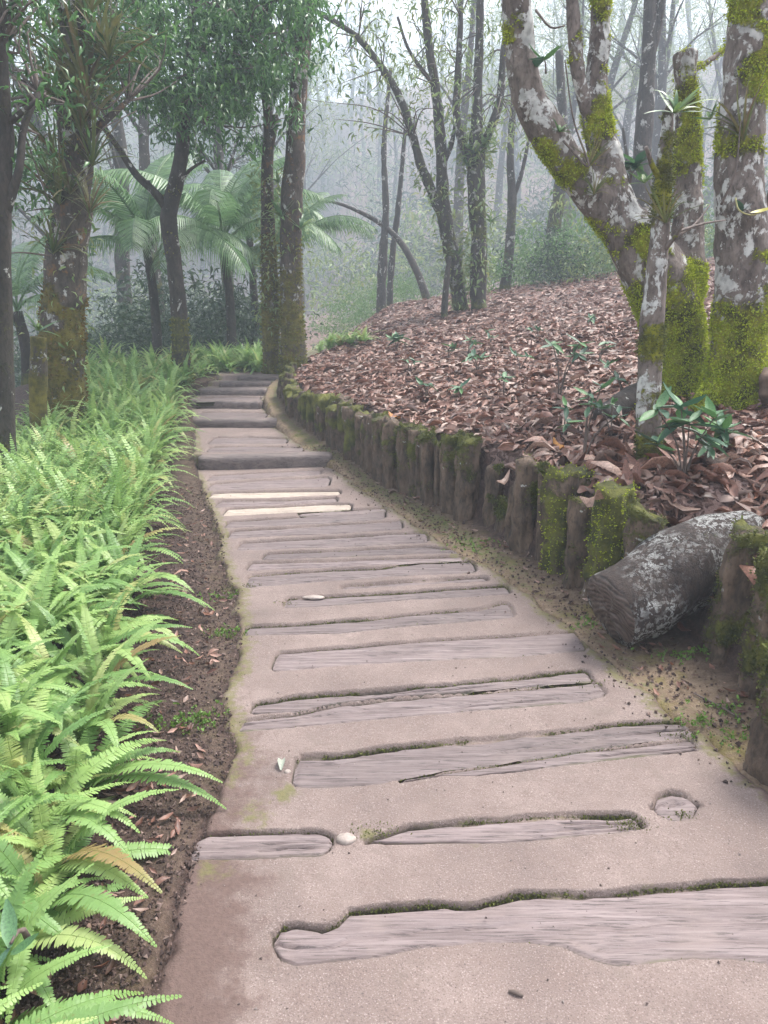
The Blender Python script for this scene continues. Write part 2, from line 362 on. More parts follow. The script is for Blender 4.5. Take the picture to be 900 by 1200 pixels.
pl = lambda Y: np.interp(Y, PL[:, 1], PL[:, 0]); pr = lambda Y: np.interp(Y, PR_[:, 1], PR_[:, 0]); kb = lambda Y: np.interp(Y, KB[:, 1], KB[:, 0])
def zbank(X, Y):
    n = .05 * fbm(np.stack([X * .7, Y * .7, X * 0 + 3], -1).reshape(-1, 3), 3).reshape(np.shape(X))
    Yc = np.minimum(Y, 16.5); yy = .068 * Yc - .010 * np.clip(Y - 18, 0, 14)
    return .08 + .14 * np.clip(X, -3, 9) + .05 * np.clip(X - 9, 0, 40) + yy + n
def zground(X, Y):
    X = np.asarray(X, float); Y = np.asarray(Y, float)
    q = np.stack([X, Y, X * 0], -1).reshape(-1, 3)
    n1 = fbm(q * 2.0, 3).reshape(X.shape); n2 = fbm(q * 11 + 5, 3).reshape(X.shape)
    base = slevel(Y)
    l = pl(Y) - X                                    # >0 left of the path
    left = base - .028 + (.026 + .022 * n1) * sstep(3.0, 2.0, Y) * sstep(.30, 0, l) + .10 * sstep(.2, 1.1, l) + .02 * n1 + .010 * n2 - 1.0 * sstep(1.7, 4.5, l) * sstep(-1, 4, Y) - .5 * sstep(5, 12, l)
    r = X - pr(Y)
    mid = base - .008 + .012 * n1 + .006 * n2 + .05 * sstep(.05, .5, r)
    z = np.where(l > 0, left, mid)
    inside = np.minimum(-l, -r); z = z - .05 * sstep(.0, .05, inside); z = np.where(inside > .04, np.minimum(z, level(Y - .12) - .03), z)
    d = (X - kb(Y)) * .8
    wide = .10 + .16 * np.exp(-((Y - 4.62) / .17) ** 2) + 1.6 * sstep(10, 12.5, Y)
    lo = np.where(Y > 10, -.6 * sstep(10, 12.5, Y), .02)
    k = sstep(lo, lo + wide, d)
    far = sstep(10.2, 13, Y)
    notch = .34 * sstep(.34, .16, np.abs((Y - 3.0) - .42 * (X - .95))) * sstep(1.95, 1.55, X) * sstep(.6, .9, X)
    hill = 34 * sstep(48, 150, Y + .15 * np.abs(X)) + 1.2 * n1 * sstep(40, 60, Y)
    return hill + z * (1 - k) + (zbank(X, Y) - notch) * k - far * (1 - k) * .25 + .012 * n2 * k
g1 = lambda x, y: float(zground(np.array([x]), np.array([y]))[0])
def drop(u, v):                                     # point of the ground under a photo pixel
    d = ray(u, v); t = .8; p = d * t
    while t < 60:
        p = d * t; 
        if CAMH + p[2] < g1(p[0], p[1]): break
        t *= 1.01
    return np.array((p[0], p[1], g1(p[0], p[1])))

# ------------------------------------------------------------------ ground
def grid_axis(a, b, fine0, fine1, h, growth):
    mid = list(np.arange(fine0, fine1 + 1e-6, h)); up, s, x = [], h, fine1
    while x < b: s *= growth; x += s; up.append(x)
    dn, s, x = [], h, fine0
    while x > a: s *= growth; x -= s; dn.append(x)
    return np.array(dn[::-1] + mid + up)
def build_ground():
    xs = grid_axis(-200, 200, -2.6, 2.6, .024, 1.09); ys = grid_axis(-6, 205, .9, 9.5, .026, 1.05)
    X, Y = np.meshgrid(xs, ys); Z = zground(X, Y); nx, ny = len(xs), len(ys)
    i = np.arange(ny - 1)[:, None] * nx; j = np.arange(nx - 1)[None]
    F = np.stack([i + j, i + j + 1, i + nx + j + 1, i + nx + j], -1).reshape(-1, 4)
    d = (X - kb(Y)) * .8
    litter = sstep(.09, .16, d) * (1 - .75 * np.exp(-((Y - 4.62) / .2) ** 2 - ((d - .15) / .18) ** 2)); litter = np.maximum(litter, sstep(10.2, 11.2, Y) * sstep(-6, -2, X))
    r = X - pr(Y); sand = sstep(-.1, .0, r) * (1 - sstep(-.05, .05, d)) * sstep(1.0, 2.2, Y) * (1 - .6 * sstep(-.16, -.02, d)) * (1 - sstep(9.8, 10.6, Y))
    sand = np.maximum(sand, .2 * sstep(.30, .0, pl(Y) - X) * (X < pl(Y)))
    moss = .62 * sstep(-.02, .1, r) * (1 - sstep(-.10, .0, d)) * sstep(3.0, 4.2, Y)
    moss = np.maximum(moss, .55 * np.exp(-((r - .05) / .07) ** 2) * (1 - sstep(-.1, 0, d)))
    o = mk('ground', np.stack([X, Y, Z], -1).reshape(-1, 3), F, M_GROUND, attrs=dict(litter=litter.ravel(), sand=sand.ravel(), moss=moss.ravel()))
    tag(o, kind='structure')
build_ground()

# ------------------------------------------------------------------ planks set in the path: far edge, near edge (photo px on the level z)
PX = [
 # far edge polyline, near edge polyline, level index, gap at far edge, material
 ([(321, 1094), (328, 1086), (348, 1083), (379, 1089), (396, 1082), (409, 1067), (447, 1064), (503, 1059), (560, 1059), (609, 1047), (666, 1047), (730, 1046), (787, 1038), (847, 1034), (900, 1032), (1000, 1022)],
  [(321, 1108), (328, 1121), (348, 1128), (401, 1124), (447, 1118), (492, 1108), (560, 1100), (620, 1100), (660, 1106), (685, 1118), (719, 1127), (809, 1119), (855, 1120), (900, 1125), (1000, 1120)], 0, .012, 0),
 ([(224, 986), (243, 977), (310, 973), (372, 972), (388, 977)], [(222, 1005), (300, 1003), (372, 1002), (386, 996), (391, 985)], 0, .006, 0),
 ([(430, 984), (455, 977), (480, 969), (560, 962), (633, 957), (701, 955), (741, 955), (752, 962)], [(430, 985), (480, 987), (520, 986), (565, 986), (652, 981), (731, 973), (754, 969)], 0, .012, 0),
 ([(763, 942), (770, 932), (785, 927), (803, 930), (818, 941)], [(762, 946), (772, 956), (790, 960), (808, 957), (820, 946)], 0, .006, 0),
 ([(345, 886), (390, 886), (447, 877), (507, 872), (560, 866), (584, 864), (671, 855), (731, 847), (806, 844)], [(345, 921), (371, 922), (447, 916), (520, 900), (560, 896), (596, 891), (671, 879), (747, 868), (813, 861)], 0, .016, 0),
 ([(470, 913), (520, 904), (560, 899), (596, 894), (671, 882), (747, 872), (814, 865)], [(470, 916), (520, 907), (560, 908), (596, 904), (671, 894), (747, 885), (818, 878)], 0, .004, 0),
 ([(293, 824), (350, 816), (401, 813), (484, 805), (560, 799), (633, 790), (686, 785)], [(298, 835), (345, 832), (398, 822), (484, 813), (560, 808), (633, 801), (697, 797)], 0, .014, 0),
 ([(283, 844), (345, 836), (398, 825), (484, 817), (560, 811), (633, 804), (699, 799)], [(280, 856), (390, 847), (484, 838), (560, 830), (596, 828), (679, 821), (714, 812)], 0, .007, 0),
 ([(320, 764), (400, 758), (480, 751), (560, 746), (596, 744), (671, 739)], [(323, 785), (400, 779), (480, 774), (520, 772), (596, 768), (692, 761)], 0, .004, 0),
 ([(288, 734), (360, 730), (440, 724), (504, 717), (560, 713), (588, 706)], [(288, 744), (360, 742), (400, 741), (480, 732), (550, 727), (612, 721)], 0, .009, 0),
 ([(332, 701), (392, 698), (480, 693), (560, 687), (590, 685)], [(336, 712), (400, 708), (476, 702), (560, 698), (602, 695)], 0, .008, 0),
 ([(285, 674), (376, 668), (440, 665), (496, 658), (552, 657)], [(292, 688), (376, 681), (456, 675), (500, 673), (560, 670)], 0, .008, 0),
 ([(308, 648), (400, 644), (496, 639), (532, 643)], [(310, 656), (360, 653), (440, 650), (500, 648), (540, 648)], 0, .006, 0),
 ([(268, 622), (330, 618), (424, 612), (468, 609)], [(270, 630), (330, 627), (384, 625), (474, 619)], 0, .005, 0),
 ([(262, 611), (330, 607), (384, 602), (440, 597)], [(268, 618), (330, 615), (424, 610), (462, 606)], 0, .006, 0),
 ([(246, 577), (310, 575), (396, 574)], [(246, 583), (310, 583), (400, 579)], 0, .004, 1),
 ([(262, 596), (330, 593), (387, 590)], [(264, 604), (340, 600), (436, 595)], 0, .005, 1),
 ([(246, 566), (310, 562), (378, 558)], [(244, 574), (310, 572), (394, 570)], 0, .005, 0),
 ([(243, 557), (310, 553), (372, 550)], [(245, 563), (310, 559), (380, 556)], 0, .004, 0),
 ([(275, 635), (384, 629), (490, 623)], [(284, 644), (400, 640), (512, 634)], 0, .005, 0),
 ([(252, 586), (330, 585), (400, 582)], [(256, 594), (330, 591), (388, 588)], 0, .004, 0),
 ([(290, 659), (400, 656), (540, 651)], [(292, 668), (380, 664), (545, 656)], 0, .004, 0),
 ([(350, 600), (420, 596), (448, 594)], [(350, 604), (424, 601), (456, 598)], 0, .003, 0),
 ([(400, 686), (480, 680), (566, 675)], [(402, 690), (480, 685), (574, 680)], 0, .006, 0),
 ([(248, 512), (290, 511), (330, 513)], [(246, 520), (290, 519), (342, 520)], 1, .005, 0),
 ([(230, 482.5), (270, 482), (306, 483)], [(226, 490), (270, 489.5), (318, 490)], 2, .004, 0),
 ([(236, 465), (270, 464.5), (306, 465)], [(228, 470), (270, 469.5), (302, 470)], 3, .004, 0),
 ([(245, 523), (290, 522), (350, 523)], [(243, 529), (290, 529), (360, 529)], 1, .005, 0),
]
LV = [0.0, STEPS[0][3], STEPS[1][3], STEPS[2][3], STEPS[3][3]]
PLANKS = []
for k, (top, bot, lv, gap, mt) in enumerate(PX):
    T = np.array([onz(u, v, LV[lv]) for u, v in top]); B = np.array([onz(u, v, LV[lv]) for u, v in bot])
    x0, x1 = max(T[0, 0], B[0, 0]), min(T[-1, 0], B[-1, 0])
    n = int(np.clip((x1 - x0) / .012, 40, 150)); s = np.linspace(0, 1, n)
    xs = .5 * (T[0, 0] + B[0, 0]) * (1 - s) + .5 * (T[-1, 0] + B[-1, 0]) * s
    q = np.stack([xs * 9, xs * 0 + k * 7.1, xs * 0], 1)
    yt = np.interp(xs, T[:, 0], T[:, 1]) + .006 * fbm(q, 4); yb = np.interp(xs, B[:, 0], B[:, 1]) + .006 * fbm(q + 50, 4)
    yb = np.minimum(yb, yt - .012)
    e = np.minimum(s, 1 - s) * (x1 - x0); c = .5 * (yt + yb); hw = .5 * (yt - yb); kk = np.sqrt(np.clip(e / (.10 * hw.mean() + .003), .45 if k != 3 else .12, 1)) if k != 3 else np.sqrt(np.clip(e / (.55 * hw.mean() + .004), .12, 1)); yt, yb = c + hw * kk, c - hw * kk
    PLANKS.append((xs, yt, yb, LV[lv], gap, mt))

def build_path():
    n_r, n_c = 1150, 230
    ys = .75 * (11.0 / .75) ** np.linspace(0, 1, n_r); ys = np.sort(np.concatenate([ys] + [y + np.linspace(-.03, .03, 5) for y in SY]))
    n_r = len(ys); s = np.linspace(0, 1, n_c)
    X = pl(ys)[:, None] - .22 + s[None] * (pr(ys) - pl(ys) + .44)[:, None]; Y = np.repeat(ys[:, None], n_c, 1)
    q = np.stack([X, Y, X * 0], -1).reshape(-1, 3)
    n1 = fbm(q * 1.6, 3).reshape(X.shape); n2 = fbm(q * 14, 4).reshape(X.shape)
    edge_n = .05 * fbm(q * 5 + 9, 4).reshape(X.shape) + .02 * n2
    ins = np.minimum(X - pl(Y), pr(Y) - X) + edge_n
    inL = X - pl(Y) + edge_n
    Z = level(Y) + .006 * n1 + .003 * n2 - .10 * sstep(.03, -.06, ins)
    groove = np.zeros_like(X); moss = np.zeros_like(X)
    for kp, (xs, yt, yb, lv, gap, mt) in enumerate(PLANKS):
        rows = np.where((ys > yb.min() - .1) & (ys < yt.max() + .1))[0]
        if not len(rows): continue
        a, b = rows[0], rows[-1] + 1; x, y = X[a:b], Y[a:b]
        t_ = np.interp(x, xs, yt); b_ = np.interp(x, xs, yb); nz = n2[a:b]
        gw = (gap * .6 + .001) * (1 + 1.1 * nz); tw = .0030 * float(yb.mean()) + .001
        sd = np.maximum(np.maximum(y - t_ - np.maximum(gw, 0), b_ - y - .003 * (1 + nz)), np.maximum(xs[0] - x, x - xs[-1]) - .004)
        pit = sstep(tw, -.3 * tw, sd); vary = np.clip(.85 + 1.0 * fbm(np.stack([x * 4, x * 0 + kp, x * 0], -1).reshape(-1, 3), 3).reshape(x.shape), .25, 1.25)
        Z[a:b] -= (.026 if gap > .0105 else .024 if yb.mean() < 3 else .036) * pit * vary + .006 * pit
        groove[a:b] = np.maximum(groove[a:b], sstep(tw * .9, -.1 * tw, sd) * np.clip(vary, 0, 1))
        moss[a:b] = np.maximum(moss[a:b], (.55 if gap > .007 else .35) * np.exp(-np.maximum(sd, 0) / .02))
    edge = np.maximum(1.0 * sstep(.42, .0, inL) * sstep(3.4, 1.2, Y), .95 * sstep(.09, .0, ins) * sstep(6.6, 5.5, Y))
    edge = np.maximum(edge, .5 * sstep(1.0, .6, np.abs(Y - .6)) * sstep(.7, .1, inL))
    moss = np.maximum(moss, .72 * np.exp(-((ins - .04) / .08) ** 2) * sstep(1.5, 2.2, Y))
    for u, v, r, m_ in ((300, 955, .12, .66), (250, 1012, .12, .66), (335, 930, .06, .9), (285, 890, .10, .7), (215, 850, .08, .6), (560, 985, .05, .7), (270, 700, .06, .6), (600, 640, .12, .7), (640, 680, .12, .7), (430, 975, .04, .8)):
        p = onz(u, v); moss = np.maximum(moss, m_ * np.exp(-((X - p[0]) ** 2 + ((Y - p[1]) * .8) ** 2) / r ** 2))
    i = np.arange(n_r - 1)[:, None] * n_c; j = np.arange(n_c - 1)[None]
    F = np.stack([i + j, i + j + 1, i + n_c + j + 1, i + n_c + j], -1).reshape(-1, 4)
    return tag(mk('path', np.stack([X, Y, Z], -1).reshape(-1, 3), F, M_PATH, attrs=dict(edge=edge.ravel(), groove=groove.ravel(), moss=moss.ravel())), kind='structure')
PATH = build_path()

def build_plank(k, xs, yt, yb, lv, gap, mt):
    n, mrow = len(xs), 22; t = np.linspace(0, 1, mrow); w_ = (yt - yb)
    X = np.repeat(xs[:, None], mrow, 1); Y = yb[:, None] + w_[:, None] * t[None]
    q = np.stack([X * 2.5, Y * 40 + k * 3.7, X * 0 + k], -1).reshape(-1, 3)
    g = fbm(q, 4).reshape(X.shape); g2 = fbm(np.stack([X * 3, Y * 6, X * 0 + k * 5], -1).reshape(-1, 3), 2).reshape(X.shape)
    far_d = (1 - t)[None] * w_[:, None]; gw = (gap * .55 + .0035) * (1 + .9 * fbm(np.stack([X * 12, X * 0 + k, X * 0], -1).reshape(-1, 3), 3).reshape(X.shape))
    gr = np.maximum(sstep(gw, gw * .35, far_d), .8 * sstep(.005, .001, t[None] * w_[:, None]) * (fbm(np.stack([X * 5, X * 0 + k + 40, X * 0], -1).reshape(-1, 3), 3).reshape(X.shape) > -.15))
    Z = lv - .004 - (random.Random(k).uniform(.004, .012) if yb.mean() > 2.6 else .004) * t[None] + .005 * g + .003 * g2 - .011 * gr
    r2 = random.Random(k * 13 + 1)
    for c in range(r2.choice((1, 2, 2, 3)) + (1 if w_.mean() > .09 else 0)):
        t0 = r2.uniform(.15, .85); u0 = r2.uniform(-.3, .7); u1 = u0 + r2.uniform(.35, .8); s = (xs - xs[0]) / (xs[-1] - xs[0])
        line = t0 + .10 * fbm(np.stack([s * 4, s * 0 + c + k, s * 0], 1), 3)
        amp = sstep(u0, u0 + .08, s) * sstep(u1, u1 - .08, s); dist = np.abs(t[None] - line[:, None]) * w_[:, None]
        Z -= .012 * amp[:, None] * np.exp(-(dist / .0045) ** 2)
    ed = np.minimum(t, 1 - t)[None] * w_[:, None]; Z -= .006 * sstep(.005, 0, ed)
    xe = np.minimum(X - xs[0], xs[-1] - X); Z -= .008 * sstep(.015, 0, xe)
    top = np.stack([X, Y, Z], -1)
    # skirt
    idx = lambda i, j: i * mrow + j
    ring = [idx(i, 0) for i in range(n)] + [idx(n - 1, j) for j in range(1, mrow)] + [idx(i, mrow - 1) for i in range(n - 2, -1, -1)] + [idx(0, j) for j in range(mrow - 2, 0, -1)]
    Vt = top.reshape(-1, 3); sk = Vt[ring].copy(); sk[:, 2] = lv - .06
    i = np.arange(n - 1)[:, None] * mrow; j = np.arange(mrow - 1)[None]
    F = np.stack([i + j, i + mrow + j, i + mrow + j + 1, i + j + 1], -1).reshape(-1, 4)
    m_ = len(ring); rr = np.array(ring); a = np.arange(m_); b = (a + 1) % m_
    F2 = np.stack([rr[a], len(Vt) + a, len(Vt) + b, rr[b]], 1)
    org = Vt.mean(0); V = np.vstack([Vt, sk]) - org
    mo = np.concatenate([(np.exp(-ed / .012) * (.3 + .9 * np.clip(fbm(np.stack([X * 6, Y * 6, X * 0 + k], -1).reshape(-1, 3), 3).reshape(X.shape), -.3, 1))).ravel(), np.full(m_, .8)])
    gv = np.concatenate([gr.ravel(), np.ones(m_)])
    o = mk('plank', V, [F, F2[:, ::-1]], M_PLANKP if mt else M_PLANK, PATH, attrs=dict(moss=np.clip(mo, 0, 1), groove=gv))
    o.location = org
    if mt: o['label'] = 'pale bleached plank lying across the path'
    return o
for k, p in enumerate(PLANKS): build_plank(k, *p)

def build_beam(k, A, B, z0, z1, depth=.17):
    """squared log forming a step riser"""
    d = B - A; d[2] = 0; L = np.linalg.norm(d); d = d / L; nrm = np.array((-d[1], d[0], 0)); n = 40
    prof = []
    H = z1 - z0 + .005; D = depth
    for a in np.linspace(0, 2 * math.pi, 28, endpoint=False):
        c, s = math.cos(a), math.sin(a); kx = (abs(c) ** 5 + abs(s) ** 5) ** (-1 / 5.)
        prof.append((c * kx * D / 2 + D / 2, s * kx * (H + .05) / 2 + (H - .05) / 2))
    prof = np.array(prof); s = np.linspace(0, 1, n)
    P = A[None, None] + d[None, None] * (s * L)[:, None, None] + nrm * prof[None, :, :1] + np.array((0, 0, 1.)) * prof[None, :, 1:]
    Q = P.reshape(-1, 3); f = fbm(np.stack([Q[:, 0] * 3, Q[:, 1] * 14 + k * 3, Q[:, 2] * 14], 1), 4)
    c = A + nrm * D / 2 + np.array((0, 0, H / 2))
    out = (Q - c); out -= np.outer(out.dot(d), d); ln = np.linalg.norm(out, axis=1)[:, None]
    Q = Q + out / ln * (.014 * f[:, None]); P = Q.reshape(n, 28, 3)
    P[0] = P[0].mean(0) + (P[0] - P[0].mean(0)) * .8; P[-1] = P[-1].mean(0) + (P[-1] - P[-1].mean(0)) * .8
    V = P.reshape(-1, 3); m_ = 28; i = np.arange(n - 1)[:, None] * m_; j = np.arange(m_)[None]; j2 = (j + 1) % m_
    F = np.stack([i + j, i + m_ + j, i + m_ + j2, i + j2], -1).reshape(-1, 4)
    V = np.vstack([V, P[0].mean(0), P[-1].mean(0)]); j = np.arange(m_); j2 = (j + 1) % m_
    T = np.vstack([np.stack([np.full(m_, n * m_), j, j2], 1), np.stack([np.full(m_, n * m_ + 1), (n - 1) * m_ + j2, (n - 1) * m_ + j], 1)])
    org = V.mean(0); mo = np.clip(.5 * fbm(V * 5, 3), 0, 1) + .35 * sstep(.06, 0, V[:, 2] - z0) * sstep(-.2, .4, fbm(V * 7, 2))
    o = mk('step_beam', V - org, [F, T], M_BEAM, PATH, attrs=dict(moss=mo)); o.location = org
for k, (A, B, z0, z1) in enumerate(STEPS): build_beam(k, A.copy(), B.copy(), z0, z1)

# ------------------------------------------------------------------ tufts: tiny blades used for moss
def tufts(P, N, size, mat, name, parent=None, blades=3, squash=1.0):
    n = len(P); k = blades; P = np.repeat(P, k, 0); N = np.repeat(N, k, 0)
    d = N * squash + .75 * RNG.normal(size=P.shape); tV = np.array([(-.28, 0, 0), (.28, 0, 0), (.0, 1, .12), (.2, .6, .1)]); tV = np.array([(-.22, 0, 0), (.22, 0, 0), (.26, .55, .08), (0, 1, 0), (-.26, .55, .08)])
    fr = frames(d, roll=RNG.uniform(0, 6.28, len(P))); sz = size * RNG.uniform(.5, 1.4, len(P))
    V, F = inst(tV, [np.array([(0, 1, 2, 4)]), np.array([(4, 2, 3)])], P + .004 * RNG.normal(size=P.shape), fr, sz)
    return tag(mk(name, V, F, mat, parent, smooth=False), kind='stuff')
def sample_mesh(o, n, attr_name, thr):
    me = o.data; nv = len(me.vertices); co = np.empty(nv * 3, np.float32); me.vertices.foreach_get('co', co); co = co.reshape(-1, 3)
    no = np.empty(nv * 3, np.float32); me.vertices.foreach_get('normal', no); no = no.reshape(-1, 3)
    a = np.empty(nv, np.float32); me.attributes[attr_name].data.foreach_get('value', a)
    w_ = np.clip(a - thr, 0, 1); w_ = w_ / (w_.sum() + 1e-9); i = RNG.choice(nv, n, p=w_)
    return co[i] + RNG.normal(size=(n, 3)) * .006, no[i]

# moss growing in the joints of the path
def joint_moss():
    P = []
    for xs, yt, yb, lv, gap, mt in PLANKS:
        for yy, dens, off in ((yt, 900 if gap > .007 else 150, gap * .6 + .003), (yb, 150, -.005)):
            L = xs[-1] - xs[0]; n = int(dens * L * min(1, 2.6 / yt.mean()))
            x = RNG.uniform(xs[0], xs[-1], n); keep = fbm(np.stack([x * 5, x * 0 + yy.mean() * 9, x * 0], 1), 3) > -.12; x = x[keep]
            y = np.interp(x, xs, yy) + off + RNG.normal(size=len(x)) * (.3 * gap + .002); P.append(np.stack([x, y, np.full(len(x), lv - .018)], 1))
    for u, v, r, n in ((228, 848, .07, 90), (440, 974, .035, 90), (740, 965, .04, 90), (800, 955, .03, 40), (270, 690, .05, 80), (272, 745, .06, 70), (290, 686, .04, 70), (330, 706, .03, 40), (800, 860, .05, 60), (700, 800, .05, 40)):
        p = onz(u, v); P.append(np.stack([p[0] + RNG.normal(size=n) * r, p[1] + RNG.normal(size=n) * r * .5, np.full(n, -.005)], 1))
    P = np.concatenate(P); N = np.tile((0, 0, 1.), (len(P), 1))
    tufts(P, N, .0062, M_MOSSD, 'joint_moss', PATH, 3)
joint_moss()

# ------------------------------------------------------------------ log posts that hold the bank
POSTS = []
def post(X, Y, r, z0, z1, label, group=None, moss=.4, lean=(0, 0), flat=1.0, cut=0.0):
    seed = len(POSTS) * 3.3 + 1; n = max(10, int((z1 - z0) / .03)); seg = 30
    H = z1 - z0; P = [(0, 0, -.12), (lean[0] * .3, lean[1] * .3, H * .35), (lean[0], lean[1], H)]
    V, F = tube(P, [r * 1.06, r, r * .94], seg, .025, .26, 13, .62, True, seed)
    a = V[:, 2] > H - .001 - .02
    V[:, 1] *= flat
    top = sstep(H - .05, H, V[:, 2])
    V[:, 2] += top * (.075 * fbm(V * 16 + seed, 3) + cut * V[:, 0])
    V[-1, 2] -= .006
    q = V + np.array((X, Y, z0)); mo = moss + .85 * fbm(q * 5.5, 4) + .22 * top - .35 * sstep(.18, .0, V[:, 2])
    o = mk('log_post', V, F, M_POST, attrs=dict(moss=np.clip(mo, 0, 1))); o.location = (X, Y, z0)
    tag(o, label, 'log post', group or 'upright log posts edging the leafy bank'); POSTS.append(o)
    if Y < 6.0:
        P_, N_ = sample_mesh(o, int(1500 * (3.2 / Y) ** 1.3), 'moss', .33); tufts(P_, N_, .009, M_MOSSD if moss < .6 else M_MOSS, 'moss', o, 2)
    return o
def post_px(ul, ur, vt, vb, label, **kw):
    b = onz(.5 * (ul + ur), vb, .0); Y = b[1]; r = .5 * (ur - ul) * mpp(vb, Y)
    t = at(.5 * (ul + ur), vt, Y + r * .5); return post(b[0], Y + r, r, .0, t[2], label, **kw)
post_px(601, 630, 543, 652, 'grey split log post with bare wood top just right of the eroded gap', moss=.22)
post_px(628, 645, 550, 663, 'thin dark log post wedged left of the bright mossy post', moss=.2)
post_px(641, 686, 553, 676, 'wide log post draped in bright green moss below the sapling', moss=.62)
post_px(664, 694, 588, 692, 'short brown log post standing in front of the bright mossy one', moss=.30)
post_px(694, 744, 577, 712, 'log post capped with yellow moss left of the bare cut post', moss=.72)
post_px(730, 776, 603, 738, 'short log post with pale cut top behind the lichen log', moss=.35, cut=-.5)
post_px(838, 893, 632, 790, 'leaning mossy log post in front of the lichen log', moss=.5, lean=(.05, .03))
post_px(884, 945, 655, 836, 'thick mossy log post at the right edge of the photo', moss=.55)
post_px(905, 990, 780, 930, 'low mossy log post nearest the camera at the right edge', moss=.5)
def row_posts():
    Y = 4.86; k = 0
    names = ['dark log post at the left rim of the eroded gap', 'log post with pale split edge, second left of the eroded gap', 'slanted log post with a light bare streak', 'broad mossy log post below the orange leaf side of the bank']
    while Y < 10.0:
        r = RNG.uniform(.045, .095); X = kb(Y) + .02 + RNG.uniform(-.035, .03); z0 = float(slevel(Y)) - .01
        zt = float(zbank(np.array([X + .1]), np.array([Y]))[0]) + RNG.uniform(-.075, .06) + (.02 if Y < 6 else 0)
        lab = names[k] if k < 4 else ('dark mossy log post in the middle stretch of the bank edging' if Y < 7 else 'thin mossy log post in the far tightly packed end of the bank edging')
        post(float(X), Y, r, z0, zt, lab, moss=RNG.uniform(.22, .5) + (.1 if Y > 6.5 else 0), lean=(RNG.uniform(-.04, .03), RNG.uniform(-.035, .035)))
        dy = np.gradient(KB[:, 0], KB[:, 1]); sl_ = abs(np.interp(Y, KB[:, 1], dy)); Y += r * 1.55 / math.sqrt(1 + sl_ ** 2); k += 1
row_posts()
for Y, r, h, lab in ((4.40, .06, .36, 'low rotten post stump set back at the right of the eroded gap'), (4.52, .05, .24, 'shortest broken post stump in the middle of the eroded gap'), (4.68, .06, .42, 'thin dark broken post at the left of the eroded gap')):
    post(float(kb(Y)) + .09, Y, r, 0.0, h, lab, moss=.25, lean=(.03, .02))
# little leaning prop by the far posts
p = onz(350, 494, .19); q = at(362, 476, p[1] + .25)
o = mk('leaning_log', *tube([p, q], [.04, .035], 10, .04, .12, 12), M_POST, attrs=None); o.data.attributes.new('moss', 'FLOAT', 'POINT')
tag(o, 'short pale log stub leaning against the far log posts', 'log')

# ------------------------------------------------------------------ lichen covered log
def lichen_log():
    a = at(716, 716, 2.98); b = at(800, 668, 3.10); c = at(848, 646, 3.18); c2 = at(880, 628, 3.25)
    a[2] = .175
    V, F = tube([a, a * .5 + b * .5 + (0, 0, -.012), b + (0, 0, .012), c, c2], [.17, .188, .188, .175, .13], 48, .015, .15, 6, .10, True, 3.)
    n = np.linalg.norm(V - a, axis=1); up = V[:, 2]
    mo = .15 + .5 * fbm(V * 5, 3) + .2 * sstep(1.2, 1.5, V[:, 0])
    root = empty('fallen_log', (a[0], a[1], 0)); o = a * 0 + (a[0], a[1], 0)
    # bark with a ragged cut end
    mk('bark', V - o, F, M_LOG, root, attrs=dict(moss=np.clip(mo, 0, 1)))
    d = (b - a) / np.linalg.norm(b - a); N = np.cross(d, (0, 0, 1.)); N /= np.linalg.norm(N); B = np.cross(N, d)
    ang = np.arange(40) / 40 * 2 * math.pi; W, FF = [], []
    rings = [.17, .15, .11, .07, .03]
    for i, r in enumerate(rings):
        for g in ang: W.append(a - d * (.012 + (.0 if i else -.02) + .006 * math.sin(7 * g + i)) + (N * math.cos(g) + B * math.sin(g)) * r * 1.0)
    W.append(a - d * .016); W = np.array(W)
    for i in range(len(rings) - 1):
        for j in range(40): FF.append((i * 40 + j, i * 40 + (j + 1) % 40, (i + 1) * 40 + (j + 1) % 40, (i + 1) * 40 + j))
    T = [((len(rings) - 1) * 40 + j, (len(rings) - 1) * 40 + (j + 1) % 40, len(W) - 1) for j in range(40)]
    m, t, bb = mat_new('cut_end'); n_ = noise(t, 30, 6, .7, coords(t)); wv = nd(t, 'ShaderNodeTexWave', wave_type='RINGS', rings_direction='X'); wv.inputs['Scale'].default_value = 14; wv.inputs['Distortion'].default_value = 5; wv.inputs['Detail'].default_value = 3; t.links.new(coords(t), wv.inputs['Vector']); n_ = maths(t, 'ADD', maths(t, 'MULTIPLY', n_, .75), maths(t, 'MULTIPLY', wv.outputs['Fac'], .25)); t.links.new(ramp(t, n_, [(.3, (.02, .013, .011)), (.7, (.13, .095, .08))]), bb.inputs['Base Color']); bump(t, bb, n_, .8, .01)
    mk('cut_end', W - o, [np.array(FF), np.array(T)], m, root)
    tag(root, 'thick fallen log crusted with white lichen lying across the bank edging', 'log')
lichen_log()

# ------------------------------------------------------------------ leaf templates
def leaf_tmpl(curl=.25, fold=.15, w_=.16, seg=3, bend=0.):
    """leaf along +Y, length 1"""
    s = np.linspace(0, 1, seg + 1); V, F = [], []
    for i, y in enumerate(s):
        ww = w_ * math.sin(math.pi * min(.97, max(.04, y)) ** .85) ** .8; z = curl * (y - .5) ** 2 * 2 + bend * y * y
        V += [(-ww, y, z + fold * ww * 2), (0, y, z), (ww, y, z + fold * ww * 2)]
    for i in range(seg):
        a = i * 3; F += [(a, a + 1, a + 4, a + 3), (a + 1, a + 2, a + 5, a + 4)]
    V = np.array(V); V[:, 1] -= 0; return V, np.array(F)
